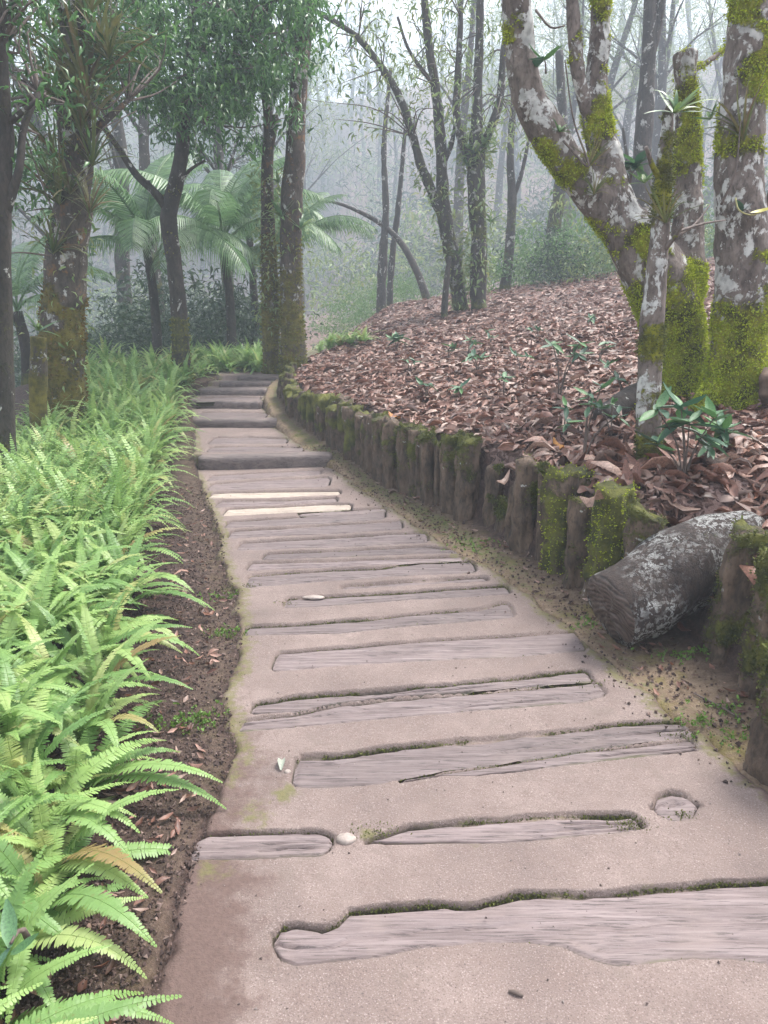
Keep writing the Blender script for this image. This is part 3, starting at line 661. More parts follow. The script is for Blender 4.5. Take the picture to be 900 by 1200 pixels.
# ------------------------------------------------------------------ fallen leaves on the bank
def litter():
    tm = [leaf_tmpl(.5, .5, .17, 3), leaf_tmpl(-.4, .7, .15, 3), leaf_tmpl(.3, -.5, .19, 3), leaf_tmpl(.7, .2, .16, 3), leaf_tmpl(-.2, 1.1, .14, 3)]
    tm = [(v - v.mean(0), f) for v, f in tm]
    def spots(n, y0, y1, dmax, bias):
        Y = y0 + (y1 - y0) * RNG.uniform(0, 1, n) ** bias; d = .13 + RNG.uniform(0, 1, n) ** 1.0 * dmax(Y); X = kb(Y) + d
        gap = np.exp(-((Y - 4.62) / .2) ** 2 - ((d - .15) / .15) ** 2) < .5
        X, Y = X[gap], Y[gap]; return X, Y, zground(X, Y)
    acc = Acc()
    for n, y0, y1, dm, bias, lift in ((13000, 2.3, 9.5, lambda Y: 1.2 + .40 * Y, 1.2, .03), (15000, 8, 20, lambda Y: .62 * Y, 1.3, .03)):
        X, Y, Z = spots(n, y0, y1, dm, bias)
        dx = (zground(X + .05, Y) - Z) / .05; dy = (zground(X, Y + .05) - Z) / .05
        up = np.stack([-np.clip(dx, -1, 1), -np.clip(dy, -1, 1), np.ones_like(Z)], 1)
        for k in range(5):
            i = np.arange(len(X)) % 5 == k; m_ = i.sum(); az_ = RNG.uniform(0, 6.28, m_)
            d = np.stack([np.cos(az_), np.sin(az_), RNG.normal(size=m_) * .33], 1); d -= up[i] * ((d * up[i]).sum(1) / (up[i] ** 2).sum(1))[:, None] * .8
            fr = frames(d, up[i] + RNG.normal(size=(m_, 3)) * .15, RNG.normal(size=m_) * .55 + (RNG.random(m_) < .4) * math.pi)
            s = .05 + .12 * RNG.random(m_) ** 1.3; V, F = inst(tm[k][0], tm[k][1], np.stack([X[i], Y[i], Z[i] + RNG.uniform(.004, lift, m_) + .012], 1), fr, np.stack([s * RNG.uniform(.7, 1.35, m_), s, s * RNG.uniform(.2, 1.2, m_)], 1)); acc.add(V, F); continue; V, F = inst(tm[k][0], tm[k][1], np.stack([X[i], Y[i], Z[i] + RNG.uniform(.004, lift, m_) + .012], 1), fr, s); acc.add(V, F)
    tag(acc.build('leaf_litter', M_LITTER, smooth=True), kind='stuff')
    # the largest 290, one by one
    src = [mk('fallen_leaf', v, f, M_LITTER, link=False).data for v, f in tm]
    n = 0; L1 = 'dry pinkish brown leaf lying loose on the bank beside the log posts'; G1 = 'dry leaves on top of the bank'
    def one(p, s, col=None, label=L1, group=G1, rz=None, tilt=.35, k=None):
        me = src[random.randrange(5) if k is None else k]; o = bpy.data.objects.new('fallen_leaf', me if col is None else me.copy()); COL.objects.link(o)
        if col is not None: o.data.materials.clear(); o.data.materials.append(col)
        o.location = p; o.rotation_euler = (random.gauss(0, tilt), random.gauss(0, tilt) + (math.pi if random.random() < .4 else 0), random.uniform(0, 6.28) if rz is None else rz); o.scale = (s, s, s)
        tag(o, label, 'leaf', group); return o
    while n < 250:
        Y = random.uniform(2.75, 5.2); X = kb(Y) + random.uniform(.10, 1.25) + .1
        one((X, Y, g1(X, Y) + random.uniform(.03, .07)), random.uniform(.12, .21)); n += 1
    # named single leaves
    for u, v, Y, s, col, lab in ((654, 531, None, .17, M_ORANGE, 'orange yellow leaf lying at the bank edge above the dark posts'),
                                 (882, 676, 2.70, .17, None, 'pink dry leaf resting on the leaning mossy post'), (462, 505, None, .14, M_ORANGE, 'reddish leaf hanging over the edging posts half way up the path'),
                                 (693, 583, 3.42, .2, None, 'large pale leaf draped between two mossy posts'), (590, 560, 4.5, .15, None, 'curled brown leaf caught in the eroded gap')):
        p = drop(u, v) if Y is None else at(u, v, Y)
        p[2] += .05 if Y is None else 0; one(tuple(p), s, col, lab, 'single noticeable leaves')
    for u, v, s in ((230, 905, .05), (150, 905, .09), (215, 700, .10), (185, 865, .05), (250, 770, .06), (205, 980, .05), (190, 1040, .05), (120, 1060, .08), (170, 930, .06), (145, 880, .08), (240, 720, .08), (215, 675, .12), (490, 588, .06), (760, 730, .12), (800, 745, .10), (690, 735, .05), (460, 580, .07)):
        p = drop(u, v); one((p[0], p[1], p[2] + .015), s, None, 'brown leaf fallen on the bare soil beside the path', 'leaves on the soil', tilt=.2)
    p = onz(330, 897); one((p[0], p[1], .012), .07, m_leaf('grey_green_leaf', [(.25, .28, .22), (.32, .34, .28)], 0, .6), 'small pale grey green leaf lying flat on the path', 'leaves on the path', tilt=.08, k=2)
litter()

# ------------------------------------------------------------------ soil crumbs, herbs, stones, twigs
def crumbs():
    tV = np.array([(1, 0, -.3), (-.5, .8, -.3), (-.5, -.8, -.3), (0, 0, .8), (.3, .5, .4)]); tF = np.array([(0, 1, 4), (1, 2, 3), (2, 0, 3), (0, 4, 3), (4, 1, 3)])
    n = 17000; Y = 1.0 + RNG.uniform(0, 1, n) ** 1.6 * 5.0; X = pl(Y) + .03 - RNG.uniform(0, 1, n) ** .9 * (.55 + .05 * Y); P = np.stack([X, Y, zground(X, Y) + .003], 1)
    P[X > pl(Y) - .02, 2] = .004
    n2 = 3200; Y2 = RNG.uniform(2.0, 7, n2); X2 = pr(Y2) + .12 + RNG.normal(size=n2) * .13; ok = X2 < kb(Y2) - .02; X2, Y2 = X2[ok], Y2[ok]
    P = np.vstack([P, np.stack([X2, Y2, np.maximum(zground(X2, Y2), slevel(Y2) - .002) + .004], 1)]); n = len(P)
    fr = frames(RNG.normal(size=(n, 3))); V, F = inst(tV, tF, P, fr, np.abs(RNG.normal(size=n)) * .0042 + .0018)
    tag(mk('soil_crumbs', V, F, M_CRUMB, smooth=False), kind='stuff')
    n = 900; Y = 1.0 + RNG.uniform(0, 1, n) ** 1.5 * 5.4; X = pl(Y) + RNG.uniform(0, 1, n) * (pr(Y) - pl(Y)); V, F = inst(tV, tF, np.stack([X, Y, level(Y) + .002], 1), frames(RNG.normal(size=(n, 3))), np.abs(RNG.normal(size=n)) * .0020 + .0010); tag(mk('grit', V, F, m_leaf('grit', [(.06, .04, .035), (.15, .11, .10), (.36, .30, .27), (.10, .07, .06)], 0, .9), PATH, smooth=False), kind='stuff')
    # shreds of dead leaf on the soil
    v, f = leaf_tmpl(.4, .4, .2, 2); n = 1500; Y = 1.0 + RNG.uniform(0, 1, n) ** 1.5 * 5; X = pl(Y) - .05 - RNG.uniform(0, 1, n) * (.75 + .04 * Y)
    az_ = RNG.uniform(0, 6.28, n); d = np.stack([np.cos(az_), np.sin(az_), RNG.normal(size=n) * .25], 1)
    X[1100:] = (pr(Y) + .35 * RNG.uniform(0, 1, n) ** .6)[1100:]; Y = np.maximum(Y, 1.2); V, F = inst(v, f, np.stack([X, Y, np.maximum(zground(X, Y), -.01) + .008], 1), frames(d, roll=RNG.normal(size=n) * .6), RNG.uniform(.012, .055, n))
    tag(mk('leaf_shreds', V, F, M_LITTER), kind='stuff')
    # herbs along the edges
    P = []
    for u, v, r, n in ((228, 848, .06, 40), (268, 745, .05, 40), (262, 700, .05, 30), (205, 845, .08, 40), (640, 978, .02, 14), (850, 835, .05, 20), (790, 770, .07, 30), (835, 770, .06, 30), (865, 870, .08, 30), (760, 745, .05, 24), (812, 850, .04, 20), (690, 735, .06, 30), (560, 640, .10, 40)):
        p = drop(u, v); P.append(np.stack([p[0] + RNG.normal(size=n) * r, p[1] + RNG.normal(size=n) * r * .6, np.full(n, p[2] + .006)], 1))
    P = np.concatenate(P); P[:, 2] = np.maximum(P[:, 2], zground(P[:, 0], P[:, 1])) + .004; N = np.tile((0, 0, .6), (len(P), 1)); tufts(P, N, .012, M_CLOVER, 'herb_sprigs', None, 6)
crumbs()
def stone(u, v, sx, sy, sz, label):
    p = onz(u, v); import bmesh
    bm = bmesh.new(); bmesh.ops.create_icosphere(bm, subdivisions=3, radius=1); V = np.array([x.co for x in bm.verts]); F = np.array([[x.index for x in f.verts] for f in bm.faces]); bm.free()
    V *= 1 + .25 * fbm(V * 1.6 + u, 3)[:, None]; V = V * (sx, sy, sz); o = mk('stone', V, F, M_STONE); o.location = (p[0], p[1], .0); tag(o, label, 'stone')
stone(406, 984, .030, .020, .014, 'whitish pink stone wedged in the gap between two plank ends')
stone(368, 700, .055, .022, .010, 'flat pale stone set beside a short plank in mid path')
stone(337, 905, .012, .010, .009, 'tiny grey stone beside the pale leaf on the path')
for u0, v0, u1, v1, lab in ((812, 818, 872, 850, 'thin bare twig lying on the soil at the right of the path'), (700, 1010, 0, 0, None)):
    if lab:
        a, b = drop(u0, v0), drop(u1, v1); c = .5 * (a + b) + (0, 0, .012); a[2] += .008; b[2] += .008
        tag(mk('twig', *tube([a, c, b], [.004, .005, .0035], 7, .02, .2, 40), M_TWIG), lab, 'twig')
p = onz(605, 1166); tag(mk('bark_chip', *tube([p + (-.016, .006, .004), p + (0, 0, .007), p + (.014, -.006, .004)], [.003, .006, .003], 7, .006, .3, 60), M_TWIG), 'small dark bark chip lying on the bare foreground of the path', 'bark chip')

# ------------------------------------------------------------------ trees placed by their trunks
def moss_attr(V, z0, hi, base, amp, freq=3., seed=0):
    return np.clip(base * sstep(hi, hi * .35, V[:, 2] - z0) * (.75 + .5 * fbm(V * 6, 3)) + amp * .85 * sstep(-.14, .34, fbm(V * freq + seed, 4)), 0, 1)
def tree(name, limbs, label, group, mat, z0=None, seg=14, ds=.06, moss=(1.2, .7, .5), remesh=0, bumpa=.13, parts=True):
    """limbs: [(points (u,v,Y,r px)...)]; the first is the trunk"""
    root = None; allV = []
    for i, L in enumerate(limbs):
        P = np.array([at(u, v, Y) for u, v, Y, r in L]); rr = np.array([r * mpp(v, Y) for u, v, Y, r in L])
        if i == 0:
            zb = g1(P[0][0], P[0][1]); org = np.array((P[0][0], P[0][1], zb)) if z0 is None else np.array((P[0][0], P[0][1], z0))
            P = np.vstack([P[:1] + (0, 0, min(-.15, org[2] - P[0][2] - .15)), P]); rr = np.r_[rr[0] * 1.15, rr]
            root = empty(name, tuple(org))
        allV.append((tube(P - org, rr, seg if i == 0 else max(8, seg - 4), ds, bumpa, 4.5, .05, True, i * 2.7 + org[0])))
    zloc = 0.
    if remesh:
        acc = Acc(); [acc.add(v, f) for v, f in allV]; o = acc.build('trunk', mat, root)
        md = o.modifiers.new('r', 'REMESH'); md.mode = 'VOXEL'; md.voxel_size = remesh
        sm = o.modifiers.new('s', 'SMOOTH'); sm.factor = .5; sm.iterations = 6
        dg = bpy.context.evaluated_depsgraph_get(); me = bpy.data.meshes.new_from_object(o.evaluated_get(dg)); o.modifiers.clear(); o.data = me
        if not me.materials: me.materials.append(mat)
        nv = len(me.vertices); co = np.empty(nv * 3, np.float32); me.vertices.foreach_get('co', co); V = co.reshape(-1, 3).astype(float)
        no = np.empty(nv * 3, np.float32); me.vertices.foreach_get('normal', no)
        V = V + no.reshape(-1, 3) * (.012 * fbm(V * 9 + 3, 4) + .005 * fbm(V * 34, 3))[:, None]; me.vertices.foreach_set('co', V.astype(np.float32).ravel()); me.update()
        me.polygons.foreach_set('use_smooth', np.ones(len(me.polygons), bool))
        a = me.attributes.new('moss', 'FLOAT', 'POINT'); a.data.foreach_set('value', moss_attr(V, zloc, *moss).astype(np.float32)); kid(root, o)
        return root, [o], org
    objs = []
    for i, (V, F) in enumerate(allV):
        o = mk('trunk' if i == 0 else 'limb', V, F, mat, root, attrs=dict(moss=moss_attr(V, zloc, *moss))); kid(root, o); objs.append(o)
    return root, objs, org
def T(*a): return list(a)

# big forked lichen tree on the right
Y8 = 5.6
t8, t8o, org8 = tree('lichen_tree', [
    T((798, 458, Y8, 48), (795, 425, Y8, 37), (788, 380, Y8, 34), (774, 335, Y8, 36), (752, 292, Y8, 34), (732, 262, Y8, 29)),
    T((762, 312, Y8, 24), (728, 264, Y8, 24), (697, 230, Y8 - .02, 22), (666, 190, Y8 - .05, 20), (640, 152, Y8 - .1, 21), (619, 112, Y8 - .12, 19), (610, 60, Y8 - .15, 18), (605, 0, Y8 - .2, 18), (601, -70, Y8 - .25, 17)),
    T((738, 268, Y8, 22), (718, 225, Y8, 20), (708, 180, Y8 + .03, 19), (700, 140, Y8 + .05, 16), (699, 90, Y8 + .08, 13), (703, 40, Y8 + .1, 12), (704, -60, Y8 + .1, 11)),
    T((700, 150, Y8 + .05, 12), (684, 115, Y8, 9), (676, 70, Y8, 8.5), (672, 20, Y8, 8.5), (668, -60, Y8, 8)),
    T((796, 345, Y8 + .05, 30), (803, 300, Y8 + .1, 21), (806, 255, Y8 + .12, 17), (806, 200, Y8 + .15, 15), (805, 140, Y8 + .15, 14), (803, 95, Y8 + .15, 12.5), (803, 60, Y8 + .15, 14)),
    T((806, 85, Y8 + .15, 5), (830, 72, Y8 + .2, 4), (858, 48, Y8 + .3, 3), (878, 12, Y8 + .4, 2.5), (890, -40, Y8 + .4, 2)),
    T((775, 445, Y8 - .1, 16), (755, 466, Y8 - .3, 9), (735, 476, Y8 - .45, 5))],
    'big forked tree with white lichen patches and a bright mossy foot', None, M_BARK_L, seg=30, ds=.03, moss=(1.35, 1.0, .95, 2.6), remesh=.016)
tag(t8, 'big forked tree with white lichen patches and a bright mossy foot', 'tree')
P_, N_ = sample_mesh(t8o[0], 42000, 'moss', .40); tufts(P_, N_, .013, M_MOSS, 'moss', t8, 2)
# slim lichen trunk standing in front of it
t9, t9o, o9 = tree('slim_tree', [T((762, 556, 4.1, 17), (760, 480, 4.12, 14), (763, 400, 4.14, 13.5), (768, 330, 4.16, 12.5), (774, 260, 4.18, 11), (778, 200, 4.2, 9.5), (782, 150, 4.22, 7), (785, 118, 4.23, 3.5)),
    T((777, 215, 4.2, 4), (765, 195, 4.15, 3), (757, 172, 4.1, 2)), T((772, 300, 4.16, 4), (792, 276, 4.1, 2.5), (800, 262, 4.05, 1.6))],
    '', None, M_BARK_L, seg=22, ds=.02, moss=(1.3, .6, .75, 3.2), bumpa=.18)
tag(t9, 'slim pale lichen spotted trunk standing in front of the big forked tree', 'tree')
P_, N_ = sample_mesh(t9o[0], 6000, 'moss', .38); tufts(P_, N_, .010, M_MOSSD, 'moss', t9, 2)
# right edge tree
t10, t10o, o10 = tree('mossy_tree', [T((860, 482, 5.15, 46), (863, 440, 5.15, 36), (866, 390, 5.15, 30), (871, 335, 5.15, 31), (869, 270, 5.15, 29), (866, 210, 5.15, 27), (868, 150, 5.17, 26), (874, 80, 5.2, 25), (882, 0, 5.2, 25), (888, -80, 5.25, 24)),
    T((848, 448, 5.1, 18), (828, 466, 5.0, 11), (812, 478, 4.9, 6)), T((880, 300, 5.2, 14), (905, 240, 5.2, 10), (930, 150, 5.2, 9))],
    '', None, M_BARK_L, seg=30, ds=.03, moss=(1.1, 1.0, .95, 2.4), remesh=.016)
tag(t10, 'thick lichen trunk at the right edge with yellow green moss sleeve at its foot', 'tree')
P_, N_ = sample_mesh(t10o[0], 30000, 'moss', .40); tufts(P_, N_, .014, M_MOSS, 'moss', t10, 2)

# far left edge trunk, epiphyte laden trunk, mossy stub
t1, _, _ = tree('edge_tree', [T((4, 530, 5.6, 15), (3, 420, 5.6, 12), (2, 300, 5.6, 10.5), (4, 180, 5.6, 9.5), (0, 60, 5.6, 9), (-6, -60, 5.6, 9)), T((6, 250, 5.6, 6), (22, 200, 5.6, 4.5), (28, 150, 5.7, 4), (45, 110, 5.8, 3)), T((4, 150, 5.6, 4), (25, 132, 5.6, 3.4), (42, 118, 5.6, 2.5)), T((4, 215, 5.6, 4), (14, 170, 5.6, 3), (10, 120, 5.6, 2))],
    '', None, M_BARK_D, z0=-.3, seg=16, ds=.05, moss=(1.5, .4, .5))
tag(t1, 'dark slender trunk cut by the left edge of the photo', 'tree')
t2, t2o, o2 = tree('epiphyte_tree', [T((76, 500, 7.2, 27), (75, 450, 7.2, 24), (73, 380, 7.2, 24), (78, 310, 7.2, 23), (84, 250, 7.2, 21), (88, 190, 7.2, 19), (87, 120, 7.2, 18), (88, 50, 7.2, 17), (90, -20, 7.2, 16), (92, -90, 7.2, 15)),
    T((92, 170, 7.2, 6), (125, 140, 7.2, 4), (150, 118, 7.3, 3)), T((80, 110, 7.2, 8), (55, 118, 7.1, 6), (35, 130, 7.0, 4)), T((72, 345, 7.15, 11), (62, 320, 7.1, 10), (66, 298, 7.1, 7))],
    '', None, M_BARK_M, z0=-.1, seg=22, ds=.04, moss=(2.1, .85, .5, 3.2), bumpa=.22)
tag(t2, 'thick trunk loaded with air plants and orange brown moss left of the path', 'tree')
P_, N_ = sample_mesh(t2o[0], 3500, 'moss', .35); tufts(P_, N_, .022, m_leaf('rusty_moss', [(.09, .07, .012), (.17, .12, .015), (.24, .13, .02)], .2, .8), 'moss', t2, 2)
tag(tree('mossy_stub', [T((46, 500, 6.6, 10), (45, 440, 6.6, 10), (45, 395, 6.6, 9))], '', None, M_BARK_M, z0=-.1, seg=14, ds=.04, moss=(2, .8, .5))[0], 'thin mossy broken stub beside the air plant trunk', 'tree stub')
# slim forked tree with the dark leafy crown
t3, t3o, o3 = tree('leafy_tree', [T((213, 425, 9.6, 11), (210, 370, 9.6, 9.5), (204, 310, 9.6, 9), (198, 255, 9.6, 9.5), (206, 215, 9.6, 9), (214, 170, 9.6, 8), (217, 125, 9.6, 7), (222, 70, 9.6, 6), (226, 10, 9.6, 5), (232, -60, 9.6, 4)),
    T((199, 248, 9.6, 6.5), (182, 226, 9.55, 5), (160, 205, 9.5, 4.3), (143, 180, 9.5, 3.6), (128, 158, 9.5, 3), (112, 130, 9.45, 2)), T((216, 150, 9.6, 5), (190, 100, 9.4, 4), (160, 60, 9.2, 3), (130, 20, 9.0, 2.5)), T((218, 120, 9.6, 5), (255, 80, 9.5, 4), (290, 40, 9.4, 3), (320, 0, 9.3, 2.4)),
    T((205, 222, 9.6, 2.6), (222, 200, 9.6, 2), (240, 188, 9.6, 1.3)), T((176, 221, 9.55, 4), (172, 213, 9.5, 4))],
    '', None, M_BARK_D, seg=16, ds=.05, moss=(1.3, .75, .45))
tag(t3, 'slim dark forked tree with dense dark green crown over the fern bed', 'tree')
# path end pair
t4, t4o, o4 = tree('path_end_tree', [T((344, 436, 9.95, 17), (343, 395, 9.95, 14), (341, 340, 9.95, 13), (341, 285, 9.95, 12.5), (342, 230, 9.95, 13), (346, 190, 9.95, 12), (347, 150, 9.95, 11), (351, 90, 9.95, 10), (356, 30, 9.95, 10), (360, -50, 9.95, 9))],
    '', None, M_BARK_M, seg=20, ds=.05, moss=(1.9, .85, .42))
tag(t4, 'thick mossy trunk standing at the top end of the path steps', 'tree')
t4b, t4bo, _ = tree('climber_tree', [T((318, 436, 10.1, 10), (317, 380, 10.1, 10), (316, 320, 10.1, 10), (314, 260, 10.1, 8), (313, 200, 10.1, 7), (315, 150, 10.1, 6), (311, 110, 10.1, 5), (306, 60, 10.1, 4)), T((315, 175, 10.1, 5), (322, 145, 10.1, 4.5), (322, 135, 10.1, 4))],
    '', None, M_BARK_M, seg=16, ds=.05, moss=(2.2, .8, .45))
tag(t4b, 'thinner trunk wrapped in small climbers left of the path end tree', 'tree')
M_TRUNKM = m_leaf('trunk_moss', [(.08, .09, .012), (.17, .17, .02), (.27, .24, .03)], .25, .8)
for r_, o_, n_ in ((t4, t4o, 5000), (t4b, t4bo, 4000), (t3, t3o, 1800)):
    P_, N_ = sample_mesh(o_[0], n_, 'moss', .35); tufts(P_, N_, .022, M_TRUNKM, 'moss', r_, 2)
# misty pair on the bank
t5, t5o, _ = tree('curved_tree', [T((546, 386, 13.6, 10), (540, 360, 13.6, 9), (533, 320, 13.6, 9), (526, 280, 13.6, 9), (519, 240, 13.6, 8), (518, 205, 13.6, 7), (516, 160, 13.6, 6.5), (510, 100, 13.6, 5.5), (502, 50, 13.6, 5), (497, -10, 13.6, 4.5), (494, -70, 13.6, 4)),
    T((524, 262, 13.6, 7), (508, 228, 13.6, 6), (494, 195, 13.6, 5.5), (484, 160, 13.6, 5), (470, 118, 13.6, 4.5), (448, 80, 13.6, 4), (420, 45, 13.6, 3.6), (390, 24, 13.6, 3), (360, 8, 13.6, 2.4)),
    T((516, 200, 13.6, 3.5), (530, 165, 13.6, 2.5), (538, 110, 13.5, 1.6)), T((508, 100, 13.6, 3), (480, 60, 13.6, 2), (466, 20, 13.7, 1.4))],
    '', None, M_BARK_F, seg=14, ds=.06, moss=(2.5, .55, .5), bumpa=.3)
tag(t5, 'forked tree on the bank whose left limb arches far over to the left', 'tree')
t6, t6o, _ = tree('forked_tree', [T((563, 384, 13.4, 10.5), (560, 340, 13.4, 9.5), (561, 290, 13.4, 9.5), (559, 240, 13.4, 10), (558, 190, 13.4, 10.5), (559, 150, 13.4, 7), (560, 100, 13.4, 5.5), (562, 40, 13.4, 5), (563, -60, 13.4, 4)),
    T((556, 195, 13.4, 6), (543, 170, 13.4, 5), (535, 135, 13.4, 4.5), (537, 80, 13.4, 3.6), (540, 20, 13.4, 3), (541, -50, 13.4, 2.4)),
    T((562, 180, 13.4, 6), (575, 150, 13.4, 5), (586, 115, 13.4, 4.5), (590, 60, 13.4, 3.6), (596, 0, 13.4, 3), (600, -50, 13.4, 2.5))],
    '', None, M_BARK_F, seg=14, ds=.06, moss=(2.5, .5, .5), bumpa=.3)
tag(t6, 'three limbed tree with leafy growth at its fork beside the arching tree', 'tree')
tag(tree('bare_sapling', [T((520, 398, 12.9, 4), (521, 360, 12.9, 4), (524, 322, 12.9, 3.2), (527, 300, 12.9, 2))], '', None, M_BARK_F, seg=10, moss=(1, .3, .4))[0], 'short pale thin stem right in front of the arching tree', 'tree')
tag(tree('misty_tree', [T((588, 368, 17, 7), (594, 320, 17, 6), (598, 280, 17, 5.6), (600, 230, 17, 5), (598, 180, 17, 4.4), (603, 100, 17, 3.6), (606, 0, 17, 3)), T((599, 240, 17, 3), (612, 200, 17, 2.4), (622, 150, 17, 1.6))], '', None, M_BARK_F, seg=12, moss=(2, .4, .5), bumpa=.25)[0], 'lone grey trunk in mist just right of the three limbed tree', 'tree')
tag(tree('twin_tree', [T((748, 330, 14, 16), (750, 250, 14, 13), (752, 190, 14, 11), (756, 130, 14, 10), (760, 70, 14, 8.5), (762, 0, 14, 7.5), (763, -60, 14, 7)), T((758, 75, 14, 6), (768, 45, 14, 5.5), (775, 0, 14, 5), (778, -60, 14, 4.5)), T((750, 250, 14, 5), (736, 190, 14, 2.5), (730, 150, 14, 1.5))], '', None, M_BARK_F, seg=14, moss=(1.8, .5, .4))[0], 'straight grey tree forking near the top, seen behind the big lichen tree', 'tree')
tag(tree('stump', [T((640, 364, 15.2, 14), (639, 350, 15.2, 12), (640, 340, 15.2, 12.5))], '', None, M_BARK_M, seg=16, ds=.03, moss=(2, .8, .5), bumpa=.25)[0], 'low mossy tree stump on the far rise of the bank', 'stump')
tag(tree('arched_trunk', [T((508, 385, 19, 6), (500, 350, 19, 5), (487, 315, 19, 4.2), (470, 285, 19, 3.5), (450, 265, 19, 3), (425, 250, 19, 2.4), (395, 238, 19, 1.6), (372, 236, 19, 1))], '', None, M_BARK_F, seg=10, moss=(1, .3, .4))[0], 'thin misty trunk bowed over to the left like an arch', 'tree')
tag(tree('thin_tree', [T((449, 395, 19, 6.5), (447, 340, 19, 6), (449, 300, 19, 5), (452, 240, 19, 3.8), (450, 170, 19, 3), (458, 80, 19, 2))], '', None, M_BARK_F, seg=10, moss=(1, .3, .4), bumpa=.3)[0], 'faint upright misty stem left of the bowed trunk', 'tree')
tag(tree('thin_tree', [T((459, 392, 19.5, 4), (457, 340, 19.5, 4), (461, 290, 19.5, 3.5), (468, 230, 19.5, 3), (475, 150, 19.5, 2))], '', None, M_BARK_F, seg=10, moss=(1, .3, .4), bumpa=.3)[0], 'thinner faint misty stem close beside the upright one', 'tree')
tag(tree('ivy_trunk', [T((652, 342, 18, 12), (652, 310, 18, 11), (648, 275, 18, 9), (655, 230, 18, 7), (660, 160, 18, 6), (655, 60, 18, 5))], '', None, M_BARK_F, seg=12, moss=(3, .5, .5), bumpa=.35)[0], 'shaggy misty trunk behind the small stump', 'tree')
# dark hollow log at the right edge
a, b = at(893, 478, 4.9), at(975, 505, 4.6); a[2] = g1(a[0], a[1]) + .12; b[2] = g1(b[0], b[1]) + .14
tag(mk('rotten_log', *tube([a, .5 * (a + b) + (0, 0, .01), b], [.13, .14, .14], 24, .03, .2, 6, .3), m_plain('rotten_wood', (.035, .02, .014), (.17, .11, .075), 14)), 'brown rotten log lying at the foot of the right edge tree', 'log')
a, b = at(705, 492, 5.0), at(775, 470, 5.6); a[2] = g1(a[0], a[1]) + .06; b[2] = g1(b[0], b[1]) + .06
o = mk('root_log', *tube([a, .5 * (a + b) + (0, 0, .03), b], [.075, .10, .09], 18, .03, .2, 8, .2), M_BARK_D); o.data.attributes.new('moss', 'FLOAT', 'POINT'); tag(o, 'dark short log half buried in leaves behind the slim lichen trunk', 'log')

# ------------------------------------------------------------------ foliage
LT = [leaf_tmpl(.2, .25, .19, 1), leaf_tmpl(-.15, .3, .17, 2, -.25)]
def foliage(centers, radii, per, size, droop=.6, w_=1.0, tm=None, flat=.75):
    C = np.repeat(np.asarray(centers), per, 0); rr = np.repeat(np.asarray(radii), per); n = len(C)
    d = RNG.normal(size=(n, 3)); P = C + d * rr[:, None] * .5 * (1, 1, flat)
    a = RNG.normal(size=(n, 3)); a[:, 2] = a[:, 2] * .5 - droop
    fr = frames(a, roll=RNG.normal(size=n) * .7); s = size * RNG.uniform(.6, 1.35, n)
    v, f = (tm or LT[1]); v = v * (w_, 1, 1); return inst(v, f, P, fr, s)
def crown(root, org, clumps, attach, per, size, mat, droop=.6, w_=1., twig_r=.012, tm=None, name='crown', spread=.34):
    C = np.array(clumps); A = np.array(attach)
    V, F = foliage(C - org, np.full(len(C), spread) * RNG.uniform(.7, 1.3, len(C)), per, size, droop, w_, tm)
    o = tag(mk(name, V, F, mat, root), kind=None); kid(root, o)
    acc = Acc()
    for c in C:
        i = np.argmin(np.linalg.norm(A - c, axis=1) + .6 * np.maximum(0, A[:, 2] - c[2])); a = A[i]; m_ = .5 * (a + c) + RNG.normal(size=3) * .08 + (0, 0, .1)
        acc.add(*tube([a - org, m_ - org, c - org], [twig_r, twig_r * .7, twig_r * .3], 5, .15))
    tw = acc.build('branches', M_TWIG, root); tw.name = 'branch'; tag(tw, kind='stuff'); kid(root, tw); return o
def px_clumps(n, u0, u1, v0, v1, Y0, Y1, test=None):
    out = []
    while len(out) < n:
        u, v, Y = random.uniform(u0, u1), random.uniform(v0, v1), random.uniform(Y0, Y1)
        if test is None or test(u, v): out.append(at(u, v, Y))
    return out
limb_pts = lambda L: [at(u, v, Y) for u, v, Y in L]
# dense dark crown over the fern bed: hangs lower in the middle
def in3(u, v):
    low = np.interp(u, [90, 120, 150, 190, 230, 280, 330, 350, 365], [60, 130, 110, 175, 190, 150, 110, 95, 20]); return v < low - 12 or (random.random() < .12 and v < low + 40)
att3 = limb_pts([(216, 140, 9.6), (219, 110, 9.6), (224, 60, 9.6), (228, 0, 9.6), (190, 100, 9.4), (160, 60, 9.2), (130, 20, 9.0), (255, 80, 9.5), (290, 40, 9.4), (320, 0, 9.3), (143, 180, 9.5), (112, 130, 9.45)])
crown(t3, o3, px_clumps(170, 95, 362, -40, 205, 8.2, 10.8, in3), att3, 84, .088, M_CROWN, .8, spread=.25)
# leaves round the left trunks
att1 = limb_pts([(4, 180, 5.6), (0, 60, 5.6), (28, 150, 5.7), (45, 110, 5.8), (42, 118, 5.6), (10, 120, 5.6)])
crown(t1, np.array(t1.location), px_clumps(48, -40, 62, -50, 175, 5.4, 7.0), att1, 26, .075, M_CROWN, .6, spread=.3)
att2 = limb_pts([(88, 50, 7.2), (90, -20, 7.2), (150, 118, 7.3), (125, 140, 7.2), (84, 250, 7.2), (78, 310, 7.2)])
crown(t2, o2, px_clumps(34, 60, 210, -60, 110, 7.0, 8.4) + px_clumps(10, 20, 70, 180, 300, 6.9, 7.6), att2, 34, .085, M_CROWN, .6)
att4 = limb_pts([(351, 90, 9.95), (356, 30, 9.95), (346, 190, 9.95), (360, -40, 9.95)])
crown(t4, o4, px_clumps(14, 320, 385, -40, 60, 9.2, 10.4), att4, 40, .10, M_CROWN, .8)
